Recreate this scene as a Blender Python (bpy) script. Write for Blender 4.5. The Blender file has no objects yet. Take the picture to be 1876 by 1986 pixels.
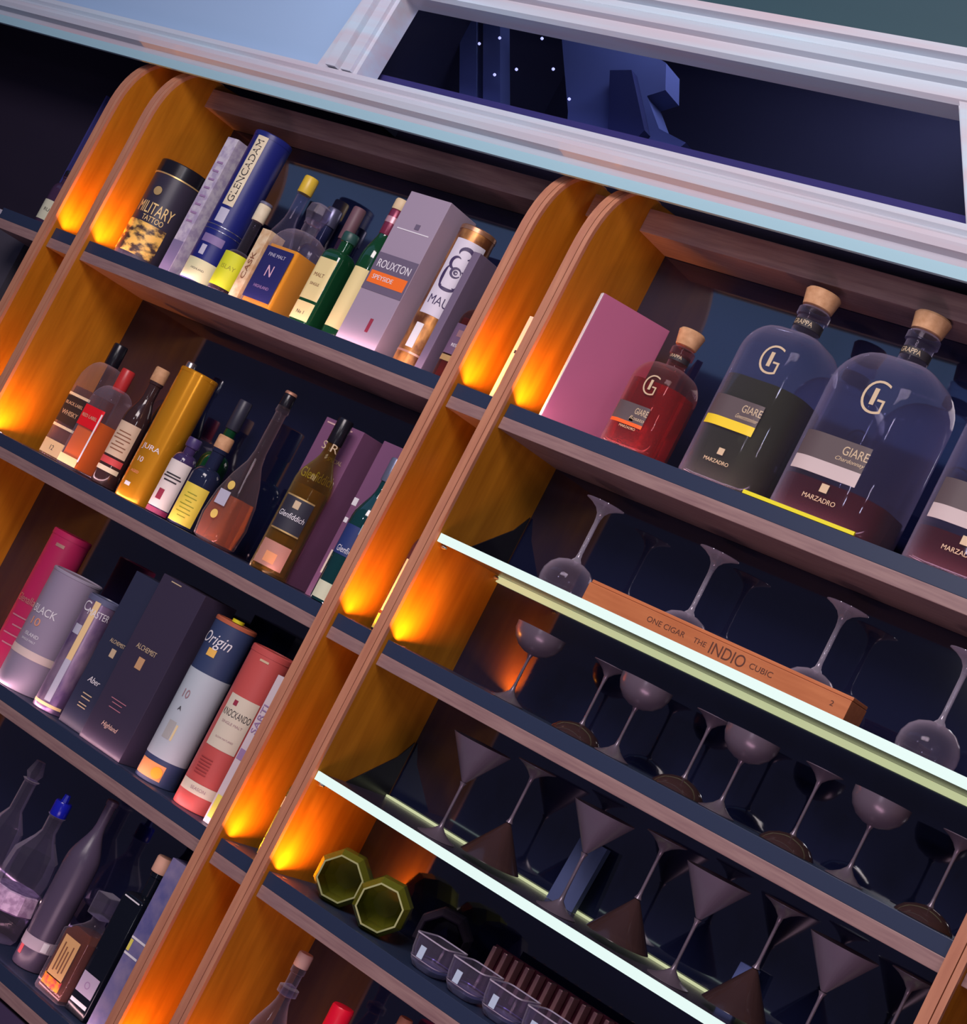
import bpy, bmesh, math, random
from mathutils import Vector, Matrix
random.seed(7)
C = bpy.context.scene.collection
SC = bpy.context.scene
PI = math.pi
# ------------------------------------------------------------------ camera
cam = bpy.data.cameras.new('camera'); co = bpy.data.objects.new('camera', cam); C.objects.link(co)
R = Vector((0.7166, 0.52732, 0.45653)); U = Vector((-0.3190, -0.33428, 0.88685)); Fw = Vector((-0.62026, 0.78115, 0.07133))
co.matrix_world = Matrix(((R.x, U.x, -Fw.x, 3.17073), (R.y, U.y, -Fw.y, -2.33777), (R.z, U.z, -Fw.z, 0.01294), (0, 0, 0, 1)))
cam.sensor_fit = 'HORIZONTAL'; cam.sensor_width = 36; cam.lens = 3419.15 / 1876 * 36
cam.clip_start = 0.02
SC.camera = co
SC.view_settings.view_transform = 'Standard'; SC.view_settings.look = 'None'
SC.view_settings.exposure = 0.0; SC.view_settings.gamma = 1; SC.view_settings.use_curve_mapping = False
# ------------------------------------------------------------------ world and room light
w = bpy.data.worlds.new('world'); SC.world = w; w.use_nodes = True
w.node_tree.nodes['Background'].inputs[0].default_value = (0.30, 0.29, 0.58, 1)
w.node_tree.nodes['Background'].inputs[1].default_value = 0.13


def area(name, loc, target, sx, sy, power, col, spread=None):
    l = bpy.data.lights.new(name, 'AREA'); l.shape = 'RECTANGLE'; l.size = sx; l.size_y = sy; l.energy = power; l.color = col
    if spread: l.spread = spread
    o = bpy.data.objects.new(name, l); C.objects.link(o); o.location = loc
    o.rotation_euler = (Vector(target) - Vector(loc)).to_track_quat('-Z', 'Y').to_euler()
    return o


area('bar_room_light', (1.9, -2.6, 1.9), (1.0, 0, 0.1), 1.6, 0.9, 78, (1.0, 0.86, 0.86))
area('bar_counter_light', (2.9, -1.6, -1.5), (1.2, 0, -0.2), 1.4, 0.4, 16, (0.95, 0.62, 0.75))
area('cornice_wash_fill', (0.6, -1.1, 1.20), (0.8, 0, 0.95), 3.4, 0.5, 2.6, (0.30, 0.50, 1.0))  # added light: washes the cornice and reflects dim blue in the back panels
area('recess_fill_light', (1.0, 0.13, 1.41), (0.9, 0.27, 1.10), 1.2, 0.04, 4.5, (0.75, 0.75, 1.0))  # added light so the blue shapes in the recess show up

for k, (x, y, z, p) in enumerate(((2.3, -2.2, 1.1, 3.0), (3.6, -1.9, 0.6, 3.0), (1.2, -2.4, 0.7, 3.0), (2.9, -2.6, -0.5, 2.5))):
    area('glint_light', (x, y, z), (1.2, 0.1, 0.1), 0.10, 0.16, p, (0.95, 0.93, 1.0))  # unseen lights added only for glints in the glass

# ------------------------------------------------------------------ materials
MATS = {}


def mat(name, col, rough=0.5, metal=0.0, emit=None, es=0.0, noise=None, spec=0.5, trans=0.0, ior=1.45, coat=0.0):
    """plain principled; noise = (scale, colour2, amount, stretch xyz)"""
    if name in MATS: return MATS[name]
    m = bpy.data.materials.new(name); m.use_nodes = True; nt = m.node_tree; b = nt.nodes['Principled BSDF']
    b.inputs['Base Color'].default_value = (*col, 1); b.inputs['Roughness'].default_value = rough
    b.inputs['Metallic'].default_value = metal; b.inputs['Specular IOR Level'].default_value = spec
    b.inputs['IOR'].default_value = ior; b.inputs['Transmission Weight'].default_value = trans
    b.inputs['Coat Weight'].default_value = coat
    if emit: b.inputs['Emission Color'].default_value = (*emit, 1); b.inputs['Emission Strength'].default_value = es
    if noise:
        sc_, c2, am, st = noise
        tc = nt.nodes.new('ShaderNodeTexCoord'); mp = nt.nodes.new('ShaderNodeMapping'); mp.inputs['Scale'].default_value = st
        nz = nt.nodes.new('ShaderNodeTexNoise'); nz.inputs['Scale'].default_value = sc_; nz.inputs['Detail'].default_value = 5
        rp = nt.nodes.new('ShaderNodeValToRGB'); rp.color_ramp.elements[0].position = 0.5 - am; rp.color_ramp.elements[1].position = 0.5 + am
        rp.color_ramp.elements[0].color = (*col, 1); rp.color_ramp.elements[1].color = (*c2, 1)
        nt.links.new(tc.outputs['Object'], mp.inputs[0]); nt.links.new(mp.outputs[0], nz.inputs['Vector'])
        nt.links.new(nz.outputs[0], rp.inputs[0]); nt.links.new(rp.outputs[0], b.inputs['Base Color'])
    MATS[name] = m
    return m


def glassmat(name, tint, edge=(0.75, 0.68, 0.9), gl=0.55, rough=0.04, base=0.03):
    """thin clear glass: tinted transparency with a fresnel sheen and rim highlights painted in by the edge colour"""
    if name in MATS: return MATS[name]
    m = bpy.data.materials.new(name); m.use_nodes = True; nt = m.node_tree; nt.nodes.clear()
    out = nt.nodes.new('ShaderNodeOutputMaterial'); mx = nt.nodes.new('ShaderNodeMixShader')
    tr = nt.nodes.new('ShaderNodeBsdfTransparent'); tr.inputs[0].default_value = (*tint, 1)
    g = nt.nodes.new('ShaderNodeBsdfPrincipled'); g.inputs['Base Color'].default_value = (*edge, 1); g.inputs['Roughness'].default_value = rough
    g.inputs['Specular IOR Level'].default_value = 1.0; g.inputs['Metallic'].default_value = 0.2
    lw = nt.nodes.new('ShaderNodeLayerWeight'); lw.inputs[0].default_value = 0.35
    mu = nt.nodes.new('ShaderNodeMath'); mu.operation = 'MULTIPLY_ADD'; mu.inputs[1].default_value = gl; mu.inputs[2].default_value = base
    nt.links.new(lw.outputs['Facing'], mu.inputs[0]); pw = nt.nodes.new('ShaderNodeMath'); pw.operation = 'POWER'
    pw.inputs[1].default_value = 2.2; nt.links.new(lw.outputs['Facing'], pw.inputs[0]); nt.links.new(pw.outputs[0], mu.inputs[0])
    nt.links.new(mu.outputs[0], mx.inputs[0]); nt.links.new(tr.outputs[0], mx.inputs[1]); nt.links.new(g.outputs[0], mx.inputs[2])
    nt.links.new(mx.outputs[0], out.inputs[0]); MATS[name] = m
    return m


def woodmat(name, c1, c2, rough=0.42, sc_=9, st=(6, 6, 0.6)):
    m = mat(name, c1, rough, noise=(sc_, c2, 0.22, st)); return m


orange = woodmat('varnished orange veneer', (0.36, 0.125, 0.006), (0.52, 0.20, 0.012), 0.5)
orange.node_tree.nodes['Principled BSDF'].inputs['Specular IOR Level'].default_value = 0.25
edgewood = woodmat('panel edge veneer', (0.42, 0.17, 0.10), (0.55, 0.25, 0.14), 0.4, 14)
walnut = woodmat('dusky walnut', (0.22, 0.125, 0.125), (0.33, 0.21, 0.19), 0.45, 22, (0.5, 8, 8))
slab = mat('midnight laminate', (0.022, 0.035, 0.075), 0.4)
backm = mat('dark polished back', (0.006, 0.008, 0.030), 0.05, ior=1.9, spec=0.6)
darkwall = mat('aubergine wall', (0.012, 0.007, 0.022), 0.7)
greycab = mat('charcoal cabinet', (0.06, 0.055, 0.075), 0.6)
plaster = mat('cornice plaster', (0.52, 0.68, 0.76), 0.4, noise=(3, (0.58, 0.50, 0.54), 0.22, (0.5, 4, 9)))
cyanlit = mat('cornice fascia lit cyan', (0.34, 0.56, 0.62), 0.4)  # light from below painted as a cyan lower fascia
paleblue = mat('pale blue plaster', (0.34, 0.50, 0.70), 0.7)
teal = mat('dark teal paint', (0.025, 0.07, 0.09), 0.6)
ledm = mat('led white', (0.1, 0.1, 0.1), 0.6, emit=(0.72, 0.90, 0.85), es=0.98)
ledwarm = mat('led greenish cream', (0.2, 0.2, 0.15), 0.6, emit=(0.60, 0.66, 0.36), es=0.8)
smoke = mat('smoked frosted glass', (0.035, 0.025, 0.045), 0.25)
clear = glassmat('clear glass', (0.93, 0.92, 0.96), (0.72, 0.60, 0.74), 0.9)
clearblue = glassmat('blue clear glass', (0.76, 0.78, 0.92), (0.66, 0.58, 0.80), 0.85)
crystal = glassmat('crystal', (0.66, 0.64, 0.80), (0.90, 0.80, 0.95), 1.0, 0.08)
greengl = mat('green tinted glass', (0.26, 0.27, 0.03), 0.08, trans=0.55, ior=1.3)
smokegl = glassmat('smoked stemware', (0.40, 0.36, 0.50), (0.22, 0.17, 0.25), 0.5, 0.3)


def liq(name, c, tr=0.75, em=None):
    return mat('liquid ' + name, c, 0.05, trans=tr, ior=1.33)


gold = mat('gold foil', (0.80, 0.55, 0.22), 0.35, 0.6)
goldtube = mat('polished gold tube', (0.90, 0.38, 0.02), 0.22, 0.55)
white = mat('white print', (0.80, 0.78, 0.80), 0.6)
cream = mat('cream paper', (0.78, 0.70, 0.48), 0.65, noise=(60, (0.70, 0.60, 0.40), 0.2, (1, 1, 1)))
black = mat('black gloss', (0.010, 0.009, 0.014), 0.25)
ink = mat('ink', (0.03, 0.025, 0.03), 0.6)
cork = mat('cork', (0.66, 0.38, 0.20), 0.75, noise=(90, (0.50, 0.26, 0.12), 0.2, (1, 1, 1)))
chrome = mat('chrome', (0.7, 0.7, 0.75), 0.2, 0.9)
greenglass = mat('bottle green glass', (0.008, 0.07, 0.025), 0.08, trans=0.25, coat=0.5)
tealglass = mat('teal green glass', (0.008, 0.055, 0.06), 0.08, trans=0.25, coat=0.5)


# ------------------------------------------------------------------ mesh helpers
def mesh_obj(name, verts, faces, m, parent=None, smooth=None):
    me = bpy.data.meshes.new(name); me.from_pydata([tuple(v) for v in verts], [], faces)
    bm = bmesh.new(); bm.from_mesh(me); bmesh.ops.recalc_face_normals(bm, faces=bm.faces); bm.to_mesh(me); bm.free()
    if m: me.materials.append(m)
    if smooth:
        for p in me.polygons: p.use_smooth = True
        me.set_sharp_from_angle(angle=math.radians(smooth))
    o = bpy.data.objects.new(name, me); C.objects.link(o)
    if parent: o.parent = parent
    return o


def boxdata(x0, x1, y0, y1, z0, z1, off=0):
    v = [(x, y, z) for x in (x0, x1) for y in (y0, y1) for z in (z0, z1)]
    f = [(0, 1, 3, 2), (4, 6, 7, 5), (0, 4, 5, 1), (2, 3, 7, 6), (0, 2, 6, 4), (1, 5, 7, 3)]
    return v, [tuple(i + off for i in q) for q in f]


def box(name, x0, x1, y0, y1, z0, z1, m, parent=None, bev=0.0):
    v, f = boxdata(x0, x1, y0, y1, z0, z1)
    o = mesh_obj(name, v, f, m, parent)
    if bev:
        bm = bmesh.new(); bm.from_mesh(o.data)
        bmesh.ops.bevel(bm, geom=bm.edges[:], offset=bev, segments=2, affect='EDGES', profile=0.6)
        bm.to_mesh(o.data); bm.free()
    return o


def boxes(name, lst, m, parent=None):
    V = []; F = []
    for b in lst:
        v, f = boxdata(*b, off=len(V)); V += v; F += f
    return mesh_obj(name, V, F, m, parent)


def prism_x(name, yz, x0, x1, m, parent=None, smooth=None):
    n = len(yz); V = [(x0, y, z) for y, z in yz] + [(x1, y, z) for y, z in yz]
    F = [tuple(range(n)), tuple(range(2 * n - 1, n - 1, -1))] + [(i, (i + 1) % n, n + (i + 1) % n, n + i) for i in range(n)]
    return mesh_obj(name, V, F, m, parent, smooth)


def prism_y(name, xz, y0, y1, m, parent=None):
    n = len(xz); V = [(x, y0, z) for x, z in xz] + [(x, y1, z) for x, z in xz]
    F = [tuple(range(n)), tuple(range(2 * n - 1, n - 1, -1))] + [(i, (i + 1) % n, n + (i + 1) % n, n + i) for i in range(n)]
    return mesh_obj(name, V, F, m, parent)


KC = 9


def ring(z, hx, hy, r):
    r = min(r, hx, hy); a = hx - r; b = hy - r; P = []
    for cx, cy, t0 in ((a, -b, -PI / 2), (a, b, 0), (-a, b, PI / 2), (-a, -b, PI)):
        for k in range(KC):
            t = t0 + (k + 0.5) / KC * PI / 2
            P.append((cx + r * math.cos(t), cy + r * math.sin(t), z))
    return P


def loft(name, secs, m, parent=None, smooth=40, capb=True, capt=True):
    """secs: (z, hx, hy, r)"""
    V = []; F = []; n = 4 * KC
    for s in secs: V += ring(*s)
    for i in range(len(secs) - 1):
        for k in range(n):
            a = i * n + k; b = i * n + (k + 1) % n; F.append((a, b, b + n, a + n))
    if capb: F.append(tuple(range(n)))
    if capt: F.append(tuple(range((len(secs) - 1) * n, len(secs) * n)))
    return mesh_obj(name, V, F, m, parent, smooth)


def lathe(name, prof, m, parent=None, smooth=40, **k):
    return loft(name, [(z, max(r, 0.0004), max(r, 0.0004), max(r, 0.0004)) for r, z in prof], m, parent, smooth, **k)


def facet(name, prof, n, m, parent=None, tw=0.5):
    V = []; F = []
    for r, z in prof:
        for k in range(n):
            t = 2 * PI * (k + tw) / n; V.append((r * math.cos(t), r * math.sin(t), z))
    for i in range(len(prof) - 1):
        for k in range(n):
            a = i * n + k; b = i * n + (k + 1) % n; F.append((a, b, b + n, a + n))
    F.append(tuple(range(n))); F.append(tuple(range((len(prof) - 1) * n, len(prof) * n)))
    return mesh_obj(name, V, F, m, parent)


def perim(hx, hy, r, s, off):
    """point and outward offset at arc length s from the middle of the front face"""
    r = min(r, hx, hy); a = hx - r; b = hy - r; sg = 1 if s >= 0 else -1; s = abs(s); q = r * PI / 2
    if s <= a: return (sg * s, -hy - off)
    s -= a
    if s <= q:
        t = s / max(r, 1e-6); return (sg * (a + (r + off) * math.sin(t)), -b - (r + off) * math.cos(t))
    s -= q
    if s <= 2 * b or True: return (sg * (hx + off), -b + min(s, 2 * b))


def patch(name, sec, z0, z1, w, m, parent, s0=0.0, off=0.0006, sec2=None):
    """a paper label laid round a body of section sec=(hx,hy,r)"""
    n = 18; V = []
    sec2 = sec2 or sec
    for o_ in (0.0, off):
        for z, sc_ in ((z0, sec), (z1, sec2)):
            for i in range(n + 1):
                x, y = perim(*sc_, s0 - w / 2 + w * i / n, o_ + 0.0002); V.append((x, y, z))
    k = n + 1; F = []
    for i in range(n):
        F.append((2 * k + i, 2 * k + i + 1, 3 * k + i + 1, 3 * k + i)); F.append((i, k + i, k + i + 1, i + 1))
        F.append((i, i + 1, 2 * k + i + 1, 2 * k + i)); F.append((k + i, 3 * k + i, 3 * k + i + 1, k + i + 1))
    F.append((0, 2 * k, 3 * k, k)); F.append((n, k + n, 3 * k + n, 2 * k + n))
    return mesh_obj(name, V, F, m, parent, 50)


TXT = {}


def textgeo(s, bold=0.0):
    if (s, bold) in TXT: return TXT[(s, bold)]
    cu = bpy.data.curves.new('t', 'FONT'); cu.body = s; cu.size = 1; cu.align_x = 'CENTER'; cu.align_y = 'CENTER'; cu.offset = min(bold, 0.0)
    cu.resolution_u = 6
    ob = bpy.data.objects.new('t', cu); C.objects.link(ob)
    dg = bpy.context.evaluated_depsgraph_get(); me = bpy.data.meshes.new_from_object(ob.evaluated_get(dg))
    v = [(q.co.x, q.co.y) for q in me.vertices]; f = [tuple(p.vertices) for p in me.polygons]
    C.objects.unlink(ob); bpy.data.objects.remove(ob); bpy.data.curves.remove(cu); bpy.data.meshes.remove(me)
    TXT[(s, bold)] = (v, f)
    return v, f


def lettering(parent, s, sec, z, width, m, s0=0.0, off=0.0012, vertical=False, hmax=None, bold=0.0, slant=0.0):
    v, f = textgeo(s, bold)
    xs = [p[0] for p in v]; ys = [p[1] for p in v]; wx = max(xs) - min(xs); k = width / wx
    ky = k
    if hmax: ky = hmax / (max(ys) - min(ys))
    mx = (max(xs) + min(xs)) / 2; my = (max(ys) + min(ys)) / 2; V = []
    for x, y in v:
        x = (x - mx) * k + slant * (y - my) * ky; y = (y - my) * ky
        if vertical: x, y = -y, x
        px, py = perim(*sec, s0 + x, off); V.append((px, py, z + y))
    # paper-thin ink, kept as a small solid
    n = len(V); V2 = [(x, y + 0.0003, zz) for x, y, zz in V]
    return mesh_obj('lettering', V + V2, [tuple(q) for q in f] + [tuple(i + n for i in reversed(q)) for q in f], m, parent)


def thing(name, label, cat, loc, group=None, rz=0.0):
    o = bpy.data.objects.new(name, None); C.objects.link(o); o.location = loc; o.rotation_euler = (0, 0, rz)
    o.empty_display_size = 0.03; o['label'] = label; o['category'] = cat
    if group: o['group'] = group
    return o


def tag(o, label, cat, group=None):
    o['label'] = label; o['category'] = cat
    if group: o['group'] = group
    return o


def struct(o): o['kind'] = 'structure'; return o


# ------------------------------------------------------------------ dimensions of the unit
D = 0.204; T = 0.028; P = 0.1565; BW = 1.1
Z = {0: 0.81, 1: 0.392, 2: -0.065, 3: -0.503, 4: -0.922}
FL = {k: z + 0.026 for k, z in Z.items()}
ROWN = {1: 'top', 2: 'second', 3: 'third', 4: 'lowest'}
BOT = -1.45
# ------------------------------------------------------------------ setting: walls, ceiling line
struct(box('wall_back', -1.4, 3.2, 0.222, 0.26, BOT, 0.93, darkwall))
struct(box('wall_left', -1.44, -1.4, -0.6, 0.26, BOT, 2.0, darkwall))
# upper wall: pale blue panel on the left, made-up recess for the dark mirror right
struct(box('wall_upper', -1.4, 0.46, 0.02, 0.06, 0.93, 1.9, paleblue))
struct(box('wall_top', 0.46, 3.2, 0.015, 0.05, 1.19, 2.0, teal))
prof = [(0.055, 0.866), (-0.004, 0.838), (-0.010, 0.850), (-0.016, 0.866), (-0.030, 0.872), (-0.034, 0.884), (-0.034, 0.892), (-0.020, 0.898),
        (-0.012, 0.905), (-0.018, 0.912), (-0.018, 0.922), (-0.004, 0.927), (0.055, 0.927)]
struct(prism_x('trim_1', prof, -1.4, 3.0, plaster))
struct(box('trim_8', -1.4, 3.0, -0.0125, -0.0042, 0.8365, 0.856, cyanlit))
prof2 = [(0.05, 1.113), (-0.004, 1.113), (-0.012, 1.120), (-0.012, 1.140), (-0.022, 1.146), (-0.026, 1.160), (-0.016, 1.166), (-0.016, 1.178),
         (-0.030, 1.184), (-0.030, 1.198), (0.0, 1.204), (0.05, 1.208)]
struct(prism_x('trim_2', prof2, 0.50, 3.0, plaster))


def slant_trim(name, xb, xt, wd, zb, zt, flare=0.0):
    lay = [(0.0, 1.0, 0.05, -0.004), (0.10, 0.42, -0.004, -0.020), (0.55, 0.88, -0.004, -0.014)]
    V = []; F = []
    for a, b, y1, y0 in lay:
        n = len(V)
        for x_, fl in ((a, -flare), (b, 0)): V += [(xb + x_ * wd + (fl if a == 0 else 0), y, zb) for y in (y0, y1)] + [(xt + x_ * wd, y, zt) for y in (y0, y1)]
        F += [tuple(n + i for i in q) for q in ((0, 1, 3, 2), (4, 6, 7, 5), (0, 4, 5, 1), (2, 3, 7, 6), (0, 2, 6, 4), (1, 5, 7, 3))]
    return struct(mesh_obj(name, V, F, plaster))


slant_trim('trim_3', 0.425, 0.445, 0.09, 0.927, 1.20, 0.03)
slant_trim('trim_4', 1.895, 1.79, 0.07, 0.927, 1.113)
# made-up recess above the shelves; its shapes stand in for mirror reflections
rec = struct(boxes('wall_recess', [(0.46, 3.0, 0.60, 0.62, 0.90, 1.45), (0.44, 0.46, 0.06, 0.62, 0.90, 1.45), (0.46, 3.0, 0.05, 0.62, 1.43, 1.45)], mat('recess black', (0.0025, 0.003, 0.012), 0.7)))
struct(box('trim_5', 0.46, 3.0, 0.062, 0.10, 0.900, 0.966, mat('recess sill violet', (0.14, 0.11, 0.17), 0.5)))
bluereflect = mat('slate blue beam', (0.10, 0.13, 0.22), 0.6)
sl = prism_y('reflected_block', [(0.70, 1.24), (0.885, 1.24), (1.0, 1.205), (1.03, 1.15), (0.995, 1.13), (1.06, 1.07), (1.135, 1.055), (1.10, 1.0), (0.86, 1.0), (0.83, 1.06)], 0.26, 0.32, bluereflect)
tag(sl, 'broad slate blue shape standing in for a mirror image above the cornice', 'reflection')
s2 = prism_y('bent_reflection', [(0.90, 1.155), (0.95, 1.165), (1.05, 1.05), (1.03, 1.0), (0.985, 1.0)], 0.235, 0.26, mat('beam shade', (0.012, 0.018, 0.06), 0.6))
tag(s2, 'dark bent part of the broad blue mirrored shape', 'silhouette')
for xa, lb in ((0.40, 'left slanting blue shape standing in for a mirror image by the moulding'), (0.47, 'narrower slanting blue shape standing in for a mirror image by the dots')):
    o = prism_y('slanted_reflection', [(xa, 1.25), (xa + 0.05, 1.25), (xa + 0.215, 0.99), (xa + 0.165, 0.99)], 0.26, 0.30, bluereflect)
    tag(o, lb, 'reflection')
dotm = mat('mirrored lamp dot', (1, 1, 1), 0.5, emit=(0.8, 0.8, 1), es=1.2)  # glowing dots added for ceiling lamps mirrored in the dark pane
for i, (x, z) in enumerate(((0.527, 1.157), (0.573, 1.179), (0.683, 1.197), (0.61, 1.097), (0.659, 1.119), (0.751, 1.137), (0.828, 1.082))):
    o = lathe('lamp_dot', [(0.0002, 0), (0.003, 0.001), (0.003, 0.004), (0.0002, 0.005)], dotm); o.location = (x, 0.25, z); o.rotation_euler = (PI / 2, 0, 0)
    tag(o, 'tiny glowing dot standing in for a ceiling lamp reflected in the dark mirror', 'light', 'reflected lamp dots')
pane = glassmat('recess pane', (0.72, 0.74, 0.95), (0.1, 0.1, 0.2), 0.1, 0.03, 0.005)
struct(box('mirror_pane_1', 0.49, 3.0, 0.052, 0.056, 0.925, 1.125, pane))
# left of the unit
struct(box('trim_6', -1.4, -0.49, 0.205, 0.222, 0.430, 0.446, mat('lilac white trim', (0.55, 0.5, 0.58), 0.5)))
o = box('grey_cabinet', -1.4, -0.375, 0.12, 0.215, BOT, 0.42, greycab); tag(o, 'plain charcoal grey cabinet side at the left edge beyond the shelves', 'cabinet')
struct(box('trim_7', -0.478, -0.472, 0.195, 0.222, 0.46, 0.80, mat('deep blue edge', (0.05, 0.05, 0.22), 0.4)))

# ------------------------------------------------------------------ side panels
PX = [(-P, 'outer left'), (-T, 'inner left'), (BW, 'outer middle'), (BW + P - T, 'inner middle'), (2 * BW + P, 'outer right'), (2 * BW + 2 * P - T, 'inner right')]
PL = ['leftmost orange wood panel with rounded top, left of the gold and black tin', 'orange wood panel with rounded top directly beside the gold and black tin',
      'orange wood panel with rounded top just right of the dark red bottle', 'orange wood panel with rounded top directly left of the purple card box',
      'orange wood panel at the lower right corner, ending the stemware shelves', 'orange wood panel at the far lower right, mostly outside the picture']
arc = [(0.12 - 0.134 * math.cos(t) ** 0.83, 0.70 + 0.175 * math.sin(t) ** 0.83) for t in [PI / 2 * i / 14 for i in range(15)]]
for (x, n), lb in zip(PX, PL):
    t = thing('side_panel', lb, 'panel', (x, 0, 0), 'orange upright panels of the shelving')
    yz = [(-0.006, BOT)] + [(y + 0.006, z) for y, z in arc] + [(D, 0.884), (D, BOT)]
    prism_x('panel_board', yz, 0, T, orange, t, 30)
    # front edge banding: two veneers with a fine groove between, following the rounded top
    inner = [(-0.006, BOT)] + [(y + 0.006, z) for y, z in arc]; outer = [(-0.014, BOT)] + [(y - 0.002, z + 0.002) for y, z in arc]
    for a, b in ((0.0, T * 0.60), (T * 0.66, T)):
        prism_x('edge_banding', outer + inner[::-1], a, b, edgewood, t, 30)

# ------------------------------------------------------------------ shelf boards
segs = [('left', -0.34, -P, 0), ('bay1', 0.0, BW, 1), ('niche1', -P + T, -T, 0), ('niche2', BW + T, BW + P - T, 0), ('bay2', BW + P, 2 * BW + P, 2), ('niche3', 2 * BW + P + T, 2 * BW + 2 * P - T, 0)]
segname = {'left': 'short stub left of the leftmost panel', 'bay1': 'left wide bay of bottles', 'niche1': 'narrow left niche between two panels', 'niche2': 'narrow middle niche between two panels',
           'bay2': 'right wide bay', 'niche3': 'narrow right niche between two panels'}
for row in (1, 2, 3, 4):
    for sn, x0, x1, k in segs:
        if sn == 'left' and row > 1: continue
        t = thing('shelf_board', '%s walnut edged shelf from the top, %s' % ({1: 'first', 2: 'second', 3: 'third', 4: 'fourth'}[row], segname[sn]), 'shelf', (x0, 0, Z[row]), 'walnut edged shelf boards')
        e = 0.0004
        box('wood_board', e, x1 - x0 - e, 0.0, D - 0.002, -0.022, 0.0, walnut, t, 0.0012)
        box('laminate_top', e, x1 - x0 - e, 0.001, D - 0.002, 0.0, 0.0255, slab, t, 0.0008)
for sn, x0, x1, k in segs[1:]:
    t = thing('top_board', 'walnut top board under the cornice closing the %s' % segname[sn], 'shelf', (x0, 0, Z[0]), 'walnut top boards')
    box('wood_board', 0.0004, x1 - x0 - 0.0004, 0.10, D - 0.002, 0.0, 0.045, walnut, t, 0.001)
for sn, x0, x1, k in segs[1:]:
    o = box('back_panel', x0, x1, D, D + 0.012, BOT, 0.86, backm); tag(o, 'dark glossy navy back panel behind the %s' % segname[sn], 'panel', 'glossy dark back panels')
# cabinet front under the lowest shelf of the left bay
o = box('base_cabinet', 0.001, BW - 0.001, 0.004, D - 0.004, BOT, Z[4] - 0.03, mat('dark violet cabinet', (0.06, 0.04, 0.09), 0.5)); tag(o, 'dark violet cabinet front below the lowest left shelf', 'cabinet')
# hidden structure under bay 2 bottom row stays open

# ------------------------------------------------------------------ glass shelves with light strips
X2a, X2b = BW + P, 2 * BW + P
for zc, which in ((0.150, 'upper'), (-0.304, 'lower')):
    t = thing('glass_shelf', '%s smoked glass shelf with bright white light strip along its front edge' % which, 'shelf', (X2a, 0, zc), 'lit glass shelves')
    box('glass_pane', 0.0006, BW - 0.0006, 0.0, D - 0.003, 0.0, 0.012, smoke, t, 0.001)
    box('light_strip', 0.0006, BW - 0.0006, -0.005, 0.0, -0.002, 0.0135, ledm, t)
    o = box('rear_light_strip', 0.004, BW - 0.004, D - 0.013, D - 0.005, -0.012 if which == 'upper' else 0.0125, -0.0005 if which == 'upper' else 0.0165, ledwarm, t)
    b = prism_x('dark_corner_plate', [(D - 0.004, 0.012), (0.075, 0.012), (0.10, 0.03), (D - 0.03, 0.085), (D - 0.004, 0.12)], 0.0, 0.002, black, t)  # dark wedge laid on the panel face above the glass
    for y in (0.012, D - 0.02):
        s_ = lathe('shelf_pin', [(0.003, 0.0005), (0.004, 0.002), (0.004, 0.006), (0.002, 0.012)], chrome, t); s_.location = (0.0006, y, -0.006); s_.rotation_euler = (0, PI / 2, 0)


# ------------------------------------------------------------------ little warm spotlights at the foot of each panel, and lip strips
def puck(x, row, power, lb):
    t = thing('led_spotlight', lb, 'light', (x, 0.018, FL[row]), 'warm recessed spotlights lighting the panels')
    lathe('lamp_ring', [(0.0045, 0.0), (0.0045, 0.0008), (0.004, 0.001)], chrome, t)
    for dx, sz, pw, col, tilt in ((-0.012, 0.010, power * 0.12, (1.0, 0.42, 0.04), 0), (0.012, 0.012, power * 0.78, (1.0, 0.30, 0.02), -6)):
        l = bpy.data.lights.new('warm_led', 'AREA'); l.shape = 'DISK'; l.size = sz; l.energy = pw; l.color = col; l.spread = math.radians(140)
        o = bpy.data.objects.new('warm_led', l); C.objects.link(o); o.parent = t; o.location = (dx, 0, 0.0015)
        o.rotation_euler = (math.radians(180 - 8), math.radians(tilt), 0)


PW = 0.50
for row in (1, 2, 3, 4):
    for x, lb in ((-P + T, 'left niche'), (0.0, 'left bay'), (BW + T, 'middle niche'), (BW + P, 'right bay')):
        puck(x + 0.024, row, PW * (1.35 if x > 1.2 and row in (2, 3) else 1.0), 'small warm spotlight at the front corner of the %s, %s shelf' % (lb, ROWN[row]))
for row in (1, 2, 3, 4):
    for sn, x0, x1, k in segs:
        if k and (sn == 'bay1' or row == 1):
            l = area('lip_glow', ((x0 + x1) / 2, 0.008, FL[row] + 0.0015), ((x0 + x1) / 2, 0.07, FL[row] + 0.09), x1 - x0 - 0.03, 0.003, 0.30, (1.0, 0.58, 0.62))


# ------------------------------------------------------------------ bottles and packaging
def scale(s, k, dz=0.0): return [(z + dz, max(hx * k, 0.002), max(hy * k, 0.002), max(r * k, 0.002)) for z, hx, hy, r in s]


def liquid_of(secs, level, m, t, inset=0.004):
    out = []
    prev = None
    for s in secs:
        z, hx, hy, r = s
        if z <= level: out.append((max(z, 0.006), hx - inset, hy - inset, max(r - inset, 0.003)))
        else:
            if prev is not None:
                k = (level - prev[0]) / (z - prev[0]); out.append((level,) + tuple(max(prev[i] + (s[i] - prev[i]) * k - inset, 0.003) for i in (1, 2, 3)))
            break
        prev = s
    return loft('liquid', out, m, t)


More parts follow.
